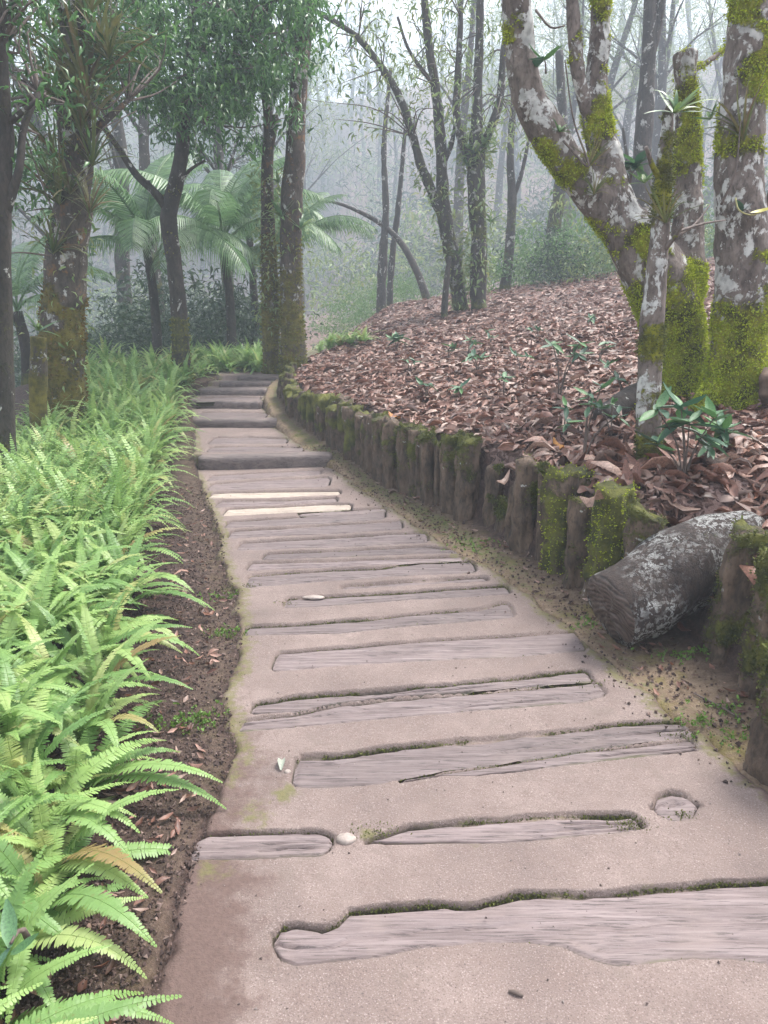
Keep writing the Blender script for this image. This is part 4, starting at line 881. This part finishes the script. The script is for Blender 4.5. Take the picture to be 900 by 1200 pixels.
# small leafy climbers on the thin trunk by the path end
def climber_leaves(pts, n, size, mat, root, org, r):
    P = np.array(pts); i = RNG.integers(0, len(P) - 1, n); t = RNG.uniform(0, 1, n)[:, None]; C = P[i] * (1 - t) + P[i + 1] * t
    a = RNG.uniform(0, 6.28, n); o = np.stack([np.cos(a), np.sin(a), RNG.normal(size=n) * .4], 1)
    V, F = inst(*LT[1], C + o * r * RNG.uniform(.8, 1.6, (n, 1)) - org, frames(o + RNG.normal(size=(n, 3)) * .7 - (0, 0, .3), roll=RNG.normal(size=n) * .6), size * RNG.uniform(.5, 1.4, n))
    c = tag(mk('climber', V, F, mat, root), kind='stuff'); return c
climber_leaves(limb_pts([(317, 380, 10.1), (316, 320, 10.1), (314, 260, 10.1), (313, 200, 10.1)]), 650, .07, M_PALEL, t4b, np.array(t4b.location), .13)
climber_leaves(limb_pts([(342, 300, 9.95), (342, 230, 9.95)]), 120, .08, M_PALEL, t4, o4, .17)
climber_leaves(limb_pts([(545, 370, 13.6), (533, 320, 13.6), (519, 240, 13.6), (494, 195, 13.6)]), 420, .10, M_PALEL, t5, np.array(t5.location), .16)
climber_leaves(limb_pts([(560, 340, 13.4), (561, 290, 13.4), (558, 190, 13.4), (559, 150, 13.4)]), 650, .11, M_PALEL, t6, np.array(t6.location), .17)
climber_leaves(limb_pts([(75, 450, 7.2), (73, 380, 7.2), (78, 310, 7.2), (84, 250, 7.2), (88, 120, 7.2)]), 260, .07, M_PALEL, t2, o2, .2)
# thin pale crowns in the mist
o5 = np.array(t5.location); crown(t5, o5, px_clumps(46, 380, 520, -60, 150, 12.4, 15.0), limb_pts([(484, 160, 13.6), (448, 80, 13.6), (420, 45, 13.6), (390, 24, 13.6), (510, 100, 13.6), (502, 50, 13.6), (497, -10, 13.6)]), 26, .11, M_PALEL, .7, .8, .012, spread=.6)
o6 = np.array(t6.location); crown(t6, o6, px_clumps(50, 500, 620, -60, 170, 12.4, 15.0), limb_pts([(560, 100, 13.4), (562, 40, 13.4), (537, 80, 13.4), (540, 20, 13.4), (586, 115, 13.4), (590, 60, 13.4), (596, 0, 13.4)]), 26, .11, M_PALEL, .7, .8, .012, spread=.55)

# ------------------------------------------------------------------ strap-leaved air plants sitting on trunks
def rosette_tmpl(n, length, w_, e0, e1, seed):
    r = random.Random(seed); acc = Acc()
    for k in range(n):
        L = length * r.uniform(.6, 1.15); seg = 5; a = r.uniform(0, 6.28); el0, el1 = R(r.uniform(*e0)), R(r.uniform(*e1)); x = z = 0; c, s = math.cos(a), math.sin(a); V = []
        for i in range(seg + 1):
            t = i / seg; ww = w_ * (1 - t) ** .6 * (.5 + min(1, t * 3) * .5); V += [(x * c - s * ww, x * s + c * ww, z + .3 * ww), (x * c, x * s, z), (x * c + s * ww, x * s - c * ww, z + .3 * ww)]
            e = el0 + (el1 - el0) * t; x += L / seg * math.cos(e); z += L / seg * math.sin(e)
        F = []
        for i in range(seg):
            q = i * 3; F += [(q, q + 1, q + 4, q + 3), (q + 1, q + 2, q + 5, q + 4)]
        acc.add(V, np.array(F))
    return acc
BR = [rosette_tmpl(30, .42, .011, (25, 85), (-40, 60), k).build('air_plant', M_BROM, link=False).data for k in range(3)]
BR2 = rosette_tmpl(14, .30, .022, (10, 80), (-50, 40), 9).build('air_plant', m_leaf('green_strap', [(.06, .14, .05), (.12, .22, .07), (.2, .28, .08)], .3, .4), link=False).data
def air_plant(u, v, Y, s, label, group, k=None, me=None):
    o = bpy.data.objects.new('air_plant', me or BR[random.randrange(3)]); COL.objects.link(o); o.location = at(u, v, Y); o.scale = (s, s, s); o.rotation_euler = (random.uniform(-.5, .5), random.uniform(-.5, .5), random.uniform(0, 6.28)); tag(o, label, 'air plant', group); return o
for u, v, s in ((62, 38, .9), (100, 22, 1.1), (112, 62, 1.2), (128, 70, .9), (60, 118, 1.0), (92, 104, 1.2), (105, 112, 1.3), (112, 140, 1.1), (96, 155, 1.0), (68, 185, .8), (108, 195, .9), (70, 240, 1.0), (82, 228, .9), (62, 298, .8), (104, 250, .7)):
    hgt = 'at the very top' if v < 50 else 'high up' if v < 100 else 'above the branch stub' if v < 130 else 'half way up' if v < 200 else 'low down'
    air_plant(u, v, 7.02, s * 1.45, ('left side ' if u < 80 else 'right side ' if u > 100 else 'middle ') + 'spiky air plant ' + hgt + ' on the thick orange mossed trunk', 'air plants on the left trunk')
for u, v, s in ((45, 388, .8), (60, 292, .7)): air_plant(u, v, 6.6 if u < 50 else 7.0, s, 'tuft of strap leaves on the thin mossy stub' if u < 50 else 'drooping air plant above the orange moss patch', 'low air plants', me=BR2)
for u, v, s in ((330, 255, 1.2), (352, 268, 1.1), (326, 215, .8)): air_plant(u, v, 9.8, s, 'bird nest fern like rosette on the pair of trunks at the path end', 'rosettes on the path end trunks', me=BR2)
for u, v, s in ((560, 180, 1.5), (568, 172, 1.2), (574, 260, .9), (548, 195, 1.0), (538, 298, .9)): air_plant(u, v, 13.25, s, 'leafy rosette growing in the misty forked trees', 'rosettes in the misty trees', me=BR2)
for u, v, s, lab in ((790, 133, .7, 'rosette crowning the slim lichen trunk'), (833, 140, .55, 'small rosette on the right upright limb of the forked tree'), (655, 155, .5, 'small rosette on the left limb of the forked tree'), (690, 195, .5, 'tuft in the crotch of the forked tree'), (780, 262, .55, 'spiky dark tuft low on the slim lichen trunk'), (872, 165, .9, 'bristly air plant on the right edge trunk'), (696, 228, .45, 'tuft below the crotch of the forked tree'), (755, 215, .6, 'pale green rosette behind the fork of the lichen tree')):
    Y = {790: 4.15, 780: 4.1, 872: 5.0}.get(u, 5.38); air_plant(u, v, Y, s, lab, 'air plants on the lichen trees', me=BR2 if 'osette' in lab else None)
# yellow leaf on a drooping vine at the right edge
a = [at(862, 232, 4.95), at(866, 246, 4.9), at(880, 252, 4.9), at(893, 248, 4.9)]; vn = empty('vine', tuple(a[0])); mk('stem', *tube(np.array(a) - a[0], [.006, .005, .005, .004], 6, .02), m_plain('vine_stem', (.3, .28, .12), (.4, .36, .16)), vn)
v, f = leaf_tmpl(.2, .2, .2, 3); lf = mk('leaf', v * .13, f, m_leaf('yellow_leaf', [(.5, .45, .06), (.55, .5, .08)], .3, .4), vn); lf.location = Vector(a[2] - a[0]); lf.rotation_euler = (0.3, .4, -1.5)
tag(vn, 'drooping vine with one yellow leaf at the right edge trunk', 'vine')
for pts, lab in (([(96, 110, 7.0), (122, 128, 6.9), (150, 100, 7.0), (172, 66, 7.2)], 'bare wiry vine arching right of the air plant trunk'), ([(60, 300, 6.9), (20, 296, 6.6), (-20, 304, 6.4)], 'thin straight vine crossing to the left edge'), ([(110, 170, 7), (122, 150, 7), (160, 130, 7.2)], 'short bare twig right of the air plant trunk'), ([(30, 160, 6.6), (55, 230, 6.8), (80, 285, 7.0)], 'long dark vine slanting down to the air plant trunk'), ([(845, 240, 4.9), (862, 200, 4.9), (868, 140, 4.95)], 'dark curved root climbing the right edge trunk'), ([(628, 12, 5.3), (645, 32, 5.2), (662, 30, 5.2)], 'short hanging dark twig near the top of the left limb'), ([(660, 165, 5.4), (690, 195, 5.35), (672, 140, 5.4), (662, 70, 5.4)], 'looping dark vine between the limbs of the forked tree'), ([(790, 280, 4.1), (815, 262, 4.3), (832, 240, 4.4)], 'dark bent twig right of the slim trunk'), ([(792, 272, 4.1), (825, 262, 4.3), (850, 258, 4.5)], 'straight dark twig right of the slim trunk')):
    P = np.array([at(*q) for q in pts]); tag(mk('vine', *tube(P, np.linspace(.009, .004, len(P)), 6, .04), M_TWIG), lab, 'vine')

# ------------------------------------------------------------------ saplings on the bank
SLF = [mk('leaf', *leaf_tmpl(.15, .25, .17, 4, b), M_SAP, link=False).data for b in (-.15, -.4, .1)]
SAPS = []
def sapling(u, v, h_px, whorls, leafs, size, label, lean=0., Y=None, z=None):
    p = drop(u, v) if Y is None else at(u, v, Y); k = mpp(v, p[1]); root = empty('sapling', tuple(p)); acc = Acc()
    for wi in range(whorls):
        dx = random.uniform(-.5, .5) * h_px * k * .8 + lean * k; top = np.array((dx, random.uniform(-.1, .1), h_px * k * random.uniform(.55, 1.0) * (1 if wi else 1)))
        acc.add(*tube([(0, 0, -.03), top * (.3, .3, .55) + (0, 0, 0), top], [.007, .005, .003], 6, .03))
        for li in range(leafs):
            o = bpy.data.objects.new('leaf', random.choice(SLF)); COL.objects.link(o); o.parent = root; o.location = top - (0, 0, random.uniform(0, .03)); s = size * random.uniform(.65, 1.2)
            o.scale = (s, s, s); o.rotation_euler = (random.uniform(-.35, .75), random.uniform(-.3, .3), li * 2.4 + random.uniform(-.4, .4))
    acc.build('stem', M_TWIG, root); tag(root, label, 'sapling'); SAPS.append(root.name)
sapling(683, 545, 95, 4, 6, .10, 'blue green sapling rising from the leaves above the bright mossy post')
sapling(655, 470, 75, 3, 6, .12, 'small sapling with spread leaves in the middle of the leafy bank')
sapling(800, 575, 100, 7, 6, .15, 'broad leaved sapling in front of the mossy tree foot', Y=3.75)
sapling(848, 545, 70, 3, 6, .13, 'sapling with few long leaves right of the broad leaved one', Y=4.1)
sapling(525, 425, 22, 2, 5, .12, 'tiny seedling on the bank below the arching tree')
sapling(560, 440, 25, 3, 6, .12, 'low seedling on the bank with green upright leaves')
sapling(465, 412, 20, 4, 7, .16, 'low green tuft near the far left end of the bank')
sapling(610, 440, 22, 2, 5, .12, 'seedling with dark leaves right of the low one')
sapling(548, 420, 22, 2, 6, .11, 'yellowish seedling behind the low ones')
sapling(730, 470, 50, 2, 5, .11, 'thin sapling left of the slim lichen trunk')
sapling(640, 80, 10, 1, 5, .16, 'sprig of bright green leaves on the left limb of the forked tree', Y=5.3)
sapling(880, 250, 10, 1, 3, .12, 'sprig beside the yellow vine leaf at the right edge', Y=4.9)
sapling(738, 215, 30, 4, 7, .18, 'glossy green shrub top seen through the fork of the lichen tree', Y=6.3)
for u, v, h in ((500, 470, 24), (590, 470, 28), (700, 430, 30), (630, 400, 18), (690, 385, 16), (480, 440, 18), (715, 520, 60), (575, 405, 16), (660, 520, 45), (540, 470, 20)):
    sapling(u, v, h, 2, 5, .10, 'small green seedling scattered among the dry leaves of the bank'); sc.collection.objects['sapling' if False else SAPS[-1]]['group'] = 'seedlings among the leaves'
sapling(820, 575, 60, 3, 5, .11, 'low twiggy seedling beside the broad leaved sapling', Y=3.9)

sapling(30, 1085, 20, 1, 3, .085, 'broad pale green leaves poking out between the nearest ferns', Y=1.16)
# ------------------------------------------------------------------ ferns
def frond(L, e0, e1, n, wmax, detail, seed, twist=0.):
    """sword fern frond growing along +Y from the origin"""
    r = random.Random(seed); seg = 14; V, F, T3, al = [], [], [], []
    y = z = x = 0.; pts = []; tan = []
    for i in range(seg + 1):
        t = i / seg; e = R(e0 + (e1 - e0) * t ** 1.15); pts.append((x, y, z)); tan.append((0, math.cos(e), math.sin(e)))
        y += L / seg * math.cos(e); z += L / seg * math.sin(e); x += L / seg * twist * t
    pts = np.array(pts); tan = np.array(tan)
    def P(t): i = min(int(t * seg), seg - 1); f = t * seg - i; return pts[i] * (1 - f) + pts[i + 1] * f, tan[i] * (1 - f) + tan[i + 1] * f
    acc = Acc()
    v, f = tube(pts, np.linspace(.0022, .0008, seg + 1), 4, L / seg, cap=False); acc.add(v, f, along=.9 * np.ones(len(v)))
    for k in range(n):
        t = .10 + .90 * (k + .5) / n; p, tg = P(t); up = np.array((0, -tg[2], tg[1]))
        w_ = wmax * (min(1, .45 + t * 2.2)) * (1 - max(0, (t - .42) / .58) ** 1.5 * .93) * r.uniform(.9, 1.07)
        hw = .9 * L / n * (.53 if detail else .37) * (1 if t < .85 else .8)
        for sgn in (-1, 1):
            d = np.array((sgn, 0, 0)) * .97 + tg * (.14 + .35 * t ** 3) + up * (.28 - .32 * r.random()); d /= np.linalg.norm(d)
            b = tg * 1.0 - d * tg.dot(d); b /= np.linalg.norm(b); dr = up * (-.14 - .1 * r.random()) * w_
            pp = p + tg * r.uniform(-.1, .1) * L / n
            if detail:
                pv = [pp - b * hw * .75, pp + d * w_ * .45 - b * hw * 1.0 + dr * .2, pp + d * w_ * .85 - b * hw * .62 + dr * .75, pp + d * w_ * 1.0 + b * hw * .1 + dr, pp + d * w_ * .82 + b * hw * .72 + dr * .75, pp + d * w_ * .4 + b * hw * 1.0 + dr * .2, pp + b * hw * .95]
                acc.add(pv, [np.array([(0, 1, 5, 6), (1, 2, 4, 5)]), np.array([(2, 3, 4)])], along=np.full(7, t))
            else:
                pv = [pp - b * hw, pp + d * w_ * .6 - b * hw + dr * .4, pp + d * w_ + dr, pp + d * w_ * .6 + b * hw + dr * .4, pp + b * hw]
                acc.add(pv, [np.array([(0, 1, 3, 4)]), np.array([(1, 2, 3)])], along=np.full(5, t))
    V = np.concatenate(acc.V); return V, [np.concatenate(f) for f in acc.F.values()], np.concatenate(acc.A['along'])
def build_ferns():
    near = [frond(.60, 62, -35, 54, 0.046, True, 1), frond(.55, 60, -40, 51, 0.042, True, 2, .15), frond(.50, 82, 20, 48, 0.040, True, 3), frond(.66, 50, -30, 56, 0.046, True, 4, -.15), frond(.48, 40, -35, 45, 0.040, True, 5, .1), frond(.58, 78, -5, 54, 0.042, True, 6, -.1)]
    nm = [mk('frond', v, f, M_FERN, smooth=False, attrs=dict(along=a, tone=np.zeros(len(v))), link=False).data for v, f, a in near]
    midf = [frond(.54, 76, -25, 25, .041, False, 11), frond(.48, 60, -50, 22, .040, False, 12, .15), frond(.48, 86, 20, 23, .037, False, 13), frond(.54, 50, -45, 25, .041, False, 14, -.15)]
    mids = []
    for k in range(6):
        acc = Acc(); r = random.Random(40 + k)
        for j in range(27):
            v, f, a = midf[r.randrange(4)]; g = j * 2.4 + r.uniform(-.5, .5); s = r.uniform(.7, 1.15); t = r.uniform(-.25, .25); c, sn = math.cos(g), math.sin(g)
            v = v * s; v = np.stack([v[:, 0], v[:, 1] * math.cos(t) - v[:, 2] * math.sin(t), v[:, 1] * math.sin(t) + v[:, 2] * math.cos(t)], 1)
            v = np.stack([v[:, 0] * c - v[:, 1] * sn, v[:, 0] * sn + v[:, 1] * c, v[:, 2]], 1); acc.add(v, f, along=a, tone=np.full(len(v), r.random()))
        mids.append(acc.build('fern_plant', M_FERN, link=False, smooth=False).data)
    bound = lambda Y: np.interp(Y, [1.0, 1.3, 1.7, 2.2, 2.8, 3.6, 4.5, 5.5, 6.5, 8, 9.3, 10], [-.80, -.84, -.88, -1.02, -1.14, -1.34, -1.60, -1.84, -1.97, -2.30, -2.52, -2.4])
    pts = []; tries = 0
    while tries < 14000:
        tries += 1; Y = .75 + 9.3 * random.random() ** 1.15; b = float(bound(Y)); wdt = 1.5 if Y < 5 else 1.25
        X = b - random.random() ** 1.1 * wdt
        rad = .135 + .006 * Y
        if all((X - p[0]) ** 2 + (Y - p[1]) ** 2 > rad ** 2 for p in pts): pts.append((X, Y))
    LN = ('sword fern with long arching fronds inside the near part of the bed', 'near ferns beside the path'); LM = ('light green sword fern in the middle of the fern bed', 'ferns in the middle of the bed'); LF = ('small looking sword fern in the far end of the fern bed', 'ferns at the far end of the bed')
    n = [0, 0]
    marks = [(1.25, 'fern whose fronds spread over the soil in the bottom left corner'), (1.6, 'fern at the soil edge level with the short left plank end'), (1.95, 'fern at the soil edge level with the white stone and plank gap'), (2.2, 'fern at the soil edge level with the pale leaf on the path'), (2.55, 'fern at the soil edge level with the long mossy double plank'), (3.0, 'fern at the soil edge level with the left end of the lichen log'), (3.4, 'fern at the soil edge level with the flat pale stone'), (3.8, 'fern at the soil edge just below the raised left corner of the path')]
    special = {}
    for ym, lab in marks:
        c = min((p for p in pts if p not in special), key=lambda p: abs(p[1] - ym) + 1.5 * abs(p[0] - float(bound(p[1])))); special[c] = lab
    for X, Y in pts:
        z = g1(X, Y) - .01
        if Y < 3.9:
            root = empty('fern_plant', (X, Y, z), random.uniform(0, 6.28)); eg = X > float(bound(Y)) - .35; tag(root, special.get((X, Y), 'long fronded fern in the front row along the bare soil strip' if eg else 'sword fern deep inside the near bed with little bare soil beside it'), 'fern', LN[1]); nf = random.randint(11, 14); n[0] += 1
            edge = X > bound(Y) - .3
            for j in range(nf):
                o = bpy.data.objects.new('frond', nm[random.randrange(6)]); COL.objects.link(o); o.parent = root; s = random.uniform(.62, 1.0) * (.92 if edge else 1.0)
                o.scale = (s, s, s); o.rotation_euler = (random.uniform(-.22, .2), random.uniform(-.2, .2), j * 2.4 + random.uniform(-.5, .5))
        else:
            o = bpy.data.objects.new('fern_plant', random.choice(mids)); COL.objects.link(o); o.location = (X, Y, z); s = random.uniform(.8, 1.2) * (.86 if Y < 8 else .82); o.scale = (s, s, s * random.uniform(.95, 1.2)); o.rotation_euler = (random.uniform(-.1, .1), random.uniform(-.1, .1), random.uniform(0, 6.28)); n[1] += 1
            lab = LM if Y < 6.8 else LF; eg = X > float(bound(Y)) - .35
            tx = lab[0] if not eg else ('light green fern at the soil edge ' + ('across from the fallen log' if Y < 4.4 else 'beside the dense run of narrow planks' if Y < 5.4 else 'beside the two pale planks') if Y < 6.2 else 'fern pressed against the ends of the step beams')
            tag(o, tx, 'fern', 'ferns beside the steps' if tx.startswith('fern pressed') else lab[1])
    # where the bed turns behind the top of the steps
    for k in range(40):
        t = random.random(); p = at(random.uniform(200, 316), 432, random.uniform(10.2, 11.8)); o = bpy.data.objects.new('fern_plant', random.choice(mids)); COL.objects.link(o); o.location = (p[0], p[1], ZTOP - .03); s = random.uniform(.75, 1.0); o.scale = (s, s, s); o.rotation_euler.z = random.uniform(0, 6.28)
        tag(o, 'fern clump closing off the top of the steps in front of the mossy trunks', 'fern', 'ferns behind the top step')
    # bright clump on the far bank
    for u, v in ((385, 415), (398, 412), (410, 410), (425, 408), (374, 416)):
        p = drop(u, v); o = bpy.data.objects.new('fern_plant', random.choice(mids)); COL.objects.link(o); o.location = (p[0], p[1] + .3, p[2]); o.scale = (.9, .9, .7); tag(o, 'pale fern clump at the foot of the mist right of the path end tree', 'fern', 'ferns at the far bank end')
    print('ferns', n)
build_ferns()

# ------------------------------------------------------------------ palms in the hollow
def palm_frond(L, e0, e1, n, wl, droop, seed):
    r = random.Random(seed); seg = 12; y = z = 0; pts, tan = [], []
    for i in range(seg + 1):
        t = i / seg; e = R(e0 + (e1 - e0) * t); pts.append((0, y, z)); tan.append((0, math.cos(e), math.sin(e))); y += L / seg * math.cos(e); z += L / seg * math.sin(e)
    pts, tan = np.array(pts), np.array(tan); acc = Acc(); acc.add(*tube(pts, np.linspace(.018, .004, seg + 1), 5, L / seg, cap=False))
    for k in range(n):
        t = .15 + .85 * k / n; i = min(int(t * seg), seg - 1); f = t * seg - i; p = pts[i] * (1 - f) + pts[i + 1] * f; tg = tan[i]; w_ = wl * (math.sin(math.pi * (.15 + .8 * t)) ** .7)
        for s in (-1, 1):
            d = np.array((s * .85, 0, 0)) + tg * .55; d /= np.linalg.norm(d); b = tg * .0095; m1 = p + d * w_ * .55 - (0, 0, droop * w_ * .15); m2 = p + d * w_ * .95 - (0, 0, droop * w_ * r.uniform(.6, 1.0))
            acc.add([p - b, p + b, m1 + b * 1.2, m2, m1 - b * 1.2], [np.array([(0, 1, 2, 4)]), np.array([(4, 2, 3)])])
    return np.concatenate(acc.V), [np.concatenate(f) for f in acc.F.values()]
PF = [mk('frond', *palm_frond(1.75, 66, -38, 50, .42, .7, 1), M_PALM, link=False).data, mk('frond', *palm_frond(1.6, 38, -62, 46, .40, 1., 2), M_PALM, link=False).data, mk('frond', *palm_frond(1.65, 84, 5, 48, .42, .6, 3), M_PALM, link=False).data]
def palm(u, v, Y, s, label, nfr=11):
    c = at(u, v, Y); zb = g1(c[0], c[1]); root = empty('palm_tree', (c[0], c[1], zb)); h = c[2] - zb
    V, F = tube([(0, 0, -.2), (.05, 0, h * .5), (0, 0, h)], [.09, .07, .06], 12, .08, .15, 8); o = mk('trunk', V, F, M_BARK_D, root, attrs=dict(moss=moss_attr(V, 0, 1.2, .4, .4)))
    for j in range(nfr):
        k = 2 if j % 5 == 0 else random.randrange(2); f = bpy.data.objects.new('frond', PF[k]); COL.objects.link(f); f.parent = root; f.location = (0, 0, h); g = s * random.uniform(.8, 1.15); f.scale = (g, g, g); f.rotation_euler = (random.uniform(-.15, .15), 0, j * 2.4 + random.uniform(-.3, .3))
    tag(root, label, 'palm')
palm(172, 292, 11.6, 1.25, 'palm with drooping pale fronds left of the slim forked tree'); palm(262, 288, 11.8, 1.3, 'palm with silvery fronds between the slim tree and the path end pair'); palm(338, 300, 12.6, .9, 'palm half hidden behind the path end pair'); palm(20, 365, 9.5, .8, 'dim palm at the left edge low behind the trunks', 8); palm(290, 255, 14.5, 1.0, 'faint palm rising behind the pair at the path end')

# ------------------------------------------------------------------ background woodland
def shrub_mesh(k, mat, n=34, per=26, size=.11):
    C = RNG.normal(size=(n, 3)) * (.55, .55, .4) + (0, 0, .65); C[:, 2] = np.abs(C[:, 2])
    V, F = foliage(C, np.full(n, .34), per, size, .3); acc = Acc(); acc.add(V, F)
    return acc.build('shrub', mat, link=False).data
SH = [shrub_mesh(0, M_SHRUB), shrub_mesh(1, M_SHRUB, 30, 26, .14), shrub_mesh(2, M_PALEL, 26, 24, .10), shrub_mesh(3, m_leaf('bush_leaf', [(.06, .15, .035), (.11, .23, .06), (.18, .32, .08)], .35, .5), 30, 34, .10)]
def shrub(X, Y, s, k, label, group):
    o = bpy.data.objects.new('shrub', SH[k]); COL.objects.link(o); o.location = (X, Y, g1(X, Y) - .05); o.scale = (s, s, s * random.uniform(.8, 1.3)); o.rotation_euler.z = random.uniform(0, 6.28); tag(o, label, 'shrub', group)
for k in range(40):
    Y = random.uniform(12.5, 20); u = random.uniform(-60, 300); p = at(u, 400, Y); shrub(p[0], Y, random.uniform(.6, 1.15), random.choice((0, 0, 1)), 'dark shrub in the shady hollow behind the fern bed', 'shrubs in the left hollow')
for u, v, s, k, lab in ((690, 325, 1.1, 2, 'low rounded green bush on the rise left of the big lichen tree'), (715, 330, .8, 2, 'smaller green bush touching the lichen tree trunk'), (830, 312, 1.0, 2, 'green bush between the lichen tree and the right edge trunk'), (640, 318, .9, 0, 'dark bush behind the stump'), (680, 335, .7, 0, 'dim low bush beside the stump')):
    Y = 16.5; p = at(u, v, Y); shrub(p[0], Y, s, k, lab, 'bushes on the rise')
for u in (590, 612, 655, 668, 700, 730, 815, 845, 860, 700, 640):
    Y = random.uniform(16.8, 19); p = at(u, 330, Y); shrub(p[0], Y, random.uniform(.55, .95), 3, 'leafy green bush in the low thicket along the crest of the bank', 'thicket along the crest')
for u in (385, 405, 428, 450, 470, 490, 415, 460):
    Y = random.uniform(20, 25); p = at(u, 370, Y); shrub(p[0], Y, random.uniform(.5, .8), 3, 'low misty green bush on the forest floor beyond the path end', 'low bushes beyond the path end')
for k in range(75):
    Y = random.uniform(28, 110); u = random.uniform(-80, 980); p = at(u, 350, Y); shrub(p[0], Y, random.uniform(1.2, 2.2) * (1 + Y / 60), random.choice((0, 1, 2)), 'faint undergrowth bush far off in the mist', 'undergrowth in the mist')

def wood_tree(k, H, leafs, mat, lean=.5):
    """a whole tree with trunk, limbs and a thin crown, foot at the origin"""
    r = random.Random(100 + k); acc = Acc(); ends = []
    bend = [(0, 0, -.3), (r.uniform(-.2, .2) * lean, r.uniform(-.2, .2), H * .2), (r.uniform(-.6, .6) * lean, r.uniform(-.4, .4), H * .45), (r.uniform(-1.0, 1.0) * lean, r.uniform(-.6, .6), H * .72), (r.uniform(-1.2, 1.2) * lean, 0, H)]
    r0 = .012 * H + r.uniform(.02, .06); acc.add(*tube(bend, [r0 * 1.3, r0, r0 * .8, r0 * .5, r0 * .15], 10, .18, .2, 3, 0, True, k))
    Bp = catmull(bend, 40)
    for b in range(r.randint(8, 11)):
        i = r.randint(13, 37); p = Bp[i]; a = r.uniform(0, 6.28); L = H * r.uniform(.16, .34) * (1.2 - i / 45); d = np.array((math.cos(a), math.sin(a), r.uniform(.5, 1.3))); d /= np.linalg.norm(d)
        q = [p, p + d * L * .5 + (0, 0, .05 * L), p + d * L + (0, 0, r.uniform(-.15, .2) * L)]; rb = r0 * .5 * (1.1 - i / 45); acc.add(*tube(q, [rb, rb * .6, rb * .2], 7, .18, .2, 4)); ends += [q[1] * .4 + q[2] * .6, q[2]]
        for s in range(3):
            st = catmull(q, 10)[r.randint(3, 8)]; d2 = d + np.array([r.gauss(0, .7) for _ in range(3)]); e = st + d2 * L * .35; acc.add(*tube([st, .5 * (st + e) + (0, 0, .05), e], [rb * .35, rb * .25, .006], 5, .2)); ends.append(e)
    ends.append(Bp[-1]); moss = np.concatenate(acc.V); acc.A['moss'] = [moss_attr(moss, 0, H * .4, .35, .5)]
    tr = acc.build('trunk', M_BARK_F, link=False); C = np.array(ends); V, F = foliage(C, np.full(len(C), .9), leafs, .17, .5, 1.0, LT[0])
    cr = mk('crown', V, F, mat, link=False); return tr.data, cr.data
WT = [wood_tree(0, 10.5, 75, M_PALEL), wood_tree(1, 11.5, 60, M_PALEL, 1.2), wood_tree(2, 9.5, 80, M_SHRUB), wood_tree(3, 11.8, 60, M_SHRUB, .7), wood_tree(4, 10.8, 40, M_PALEL, 1.4)]
def place_wood(X, Y, k, s, label, group):
    root = empty('woodland_tree', (X, Y, g1(X, Y)), random.uniform(0, 6.28)); root.scale = (s, s, s)
    for nm_, me in zip(('trunk', 'crown'), WT[k]): o = bpy.data.objects.new(nm_, me); COL.objects.link(o); o.parent = root
    tag(root, label, 'tree', group)
placed = []
def scatter_wood(n, u0, u1, Y0, Y1, ks, label, group, dmin=1.6):
    t = 0
    while n and t < 4000:
        t += 1; Y = random.uniform(Y0, Y1); p = at(random.uniform(u0, u1), 345, Y)
        if all((p[0] - x) ** 2 + (Y - y) ** 2 > dmin ** 2 for x, y in placed):
            placed.append((p[0], Y)); place_wood(p[0], Y, random.choice(ks), random.uniform(.8, 1.1) * float(np.interp(Y, [20, 45, 120], [1, 1.4, 1.6])), label, group); n -= 1
scatter_wood(7, -80, 310, 15, 26, (2, 3, 0), 'dim tree in the shady wood behind the palms', 'trees behind the palms')
scatter_wood(12, 340, 960, 27, 50, (0, 1, 4), 'pale misty tree in the middle distance beyond the bank', 'misty trees beyond the bank')
scatter_wood(58, -120, 1020, 52, 150, (0, 1, 2, 3), 'ghostly tree almost lost in the fog far behind', 'trees lost in the fog', 2.4)

def far_wood():
    n = 2900; Y = 50 + 105 * RNG.uniform(0, 1, n) ** 1.2; X = RNG.uniform(-1, 1, n) * (10 + Y * .62); Z = zground(X, Y) + RNG.uniform(.5, 8.5, n) * sstep(45, 70, Y) + .5
    V, F = foliage(np.stack([X, Y, Z], 1), RNG.uniform(1.6, 3.4, n), 32, .55, .5, 1.3, LT[0])
    tag(mk('far_wood', V, F, M_SHRUB), kind='stuff')
far_wood()
# ------------------------------------------------------------------ mist
def haze():
    x0, x1, y0, y1, z0, z1 = -205, 205, -10, 215, -6, 56
    V = [(x, y, z) for z in (z0, z1) for y in (y0, y1) for x in (x0, x1)]
    F = np.array([(0, 2, 3, 1), (4, 5, 7, 6), (0, 1, 5, 4), (2, 6, 7, 3), (0, 4, 6, 2), (1, 3, 7, 5)])
    m = bpy.data.materials.new('mist'); m.use_nodes = True; t = m.node_tree; t.nodes.clear(); out = t.nodes.new('ShaderNodeOutputMaterial'); pv = t.nodes.new('ShaderNodeVolumePrincipled')
    pv.inputs['Color'].default_value = (.70, .79, .89, 1); pv.inputs['Density'].default_value = HAZE_DENSITY; pv.inputs['Anisotropy'].default_value = .0; t.links.new(pv.outputs[0], out.inputs['Volume'])
    tag(mk('haze', V, F, m, smooth=False), kind='stuff')
haze()
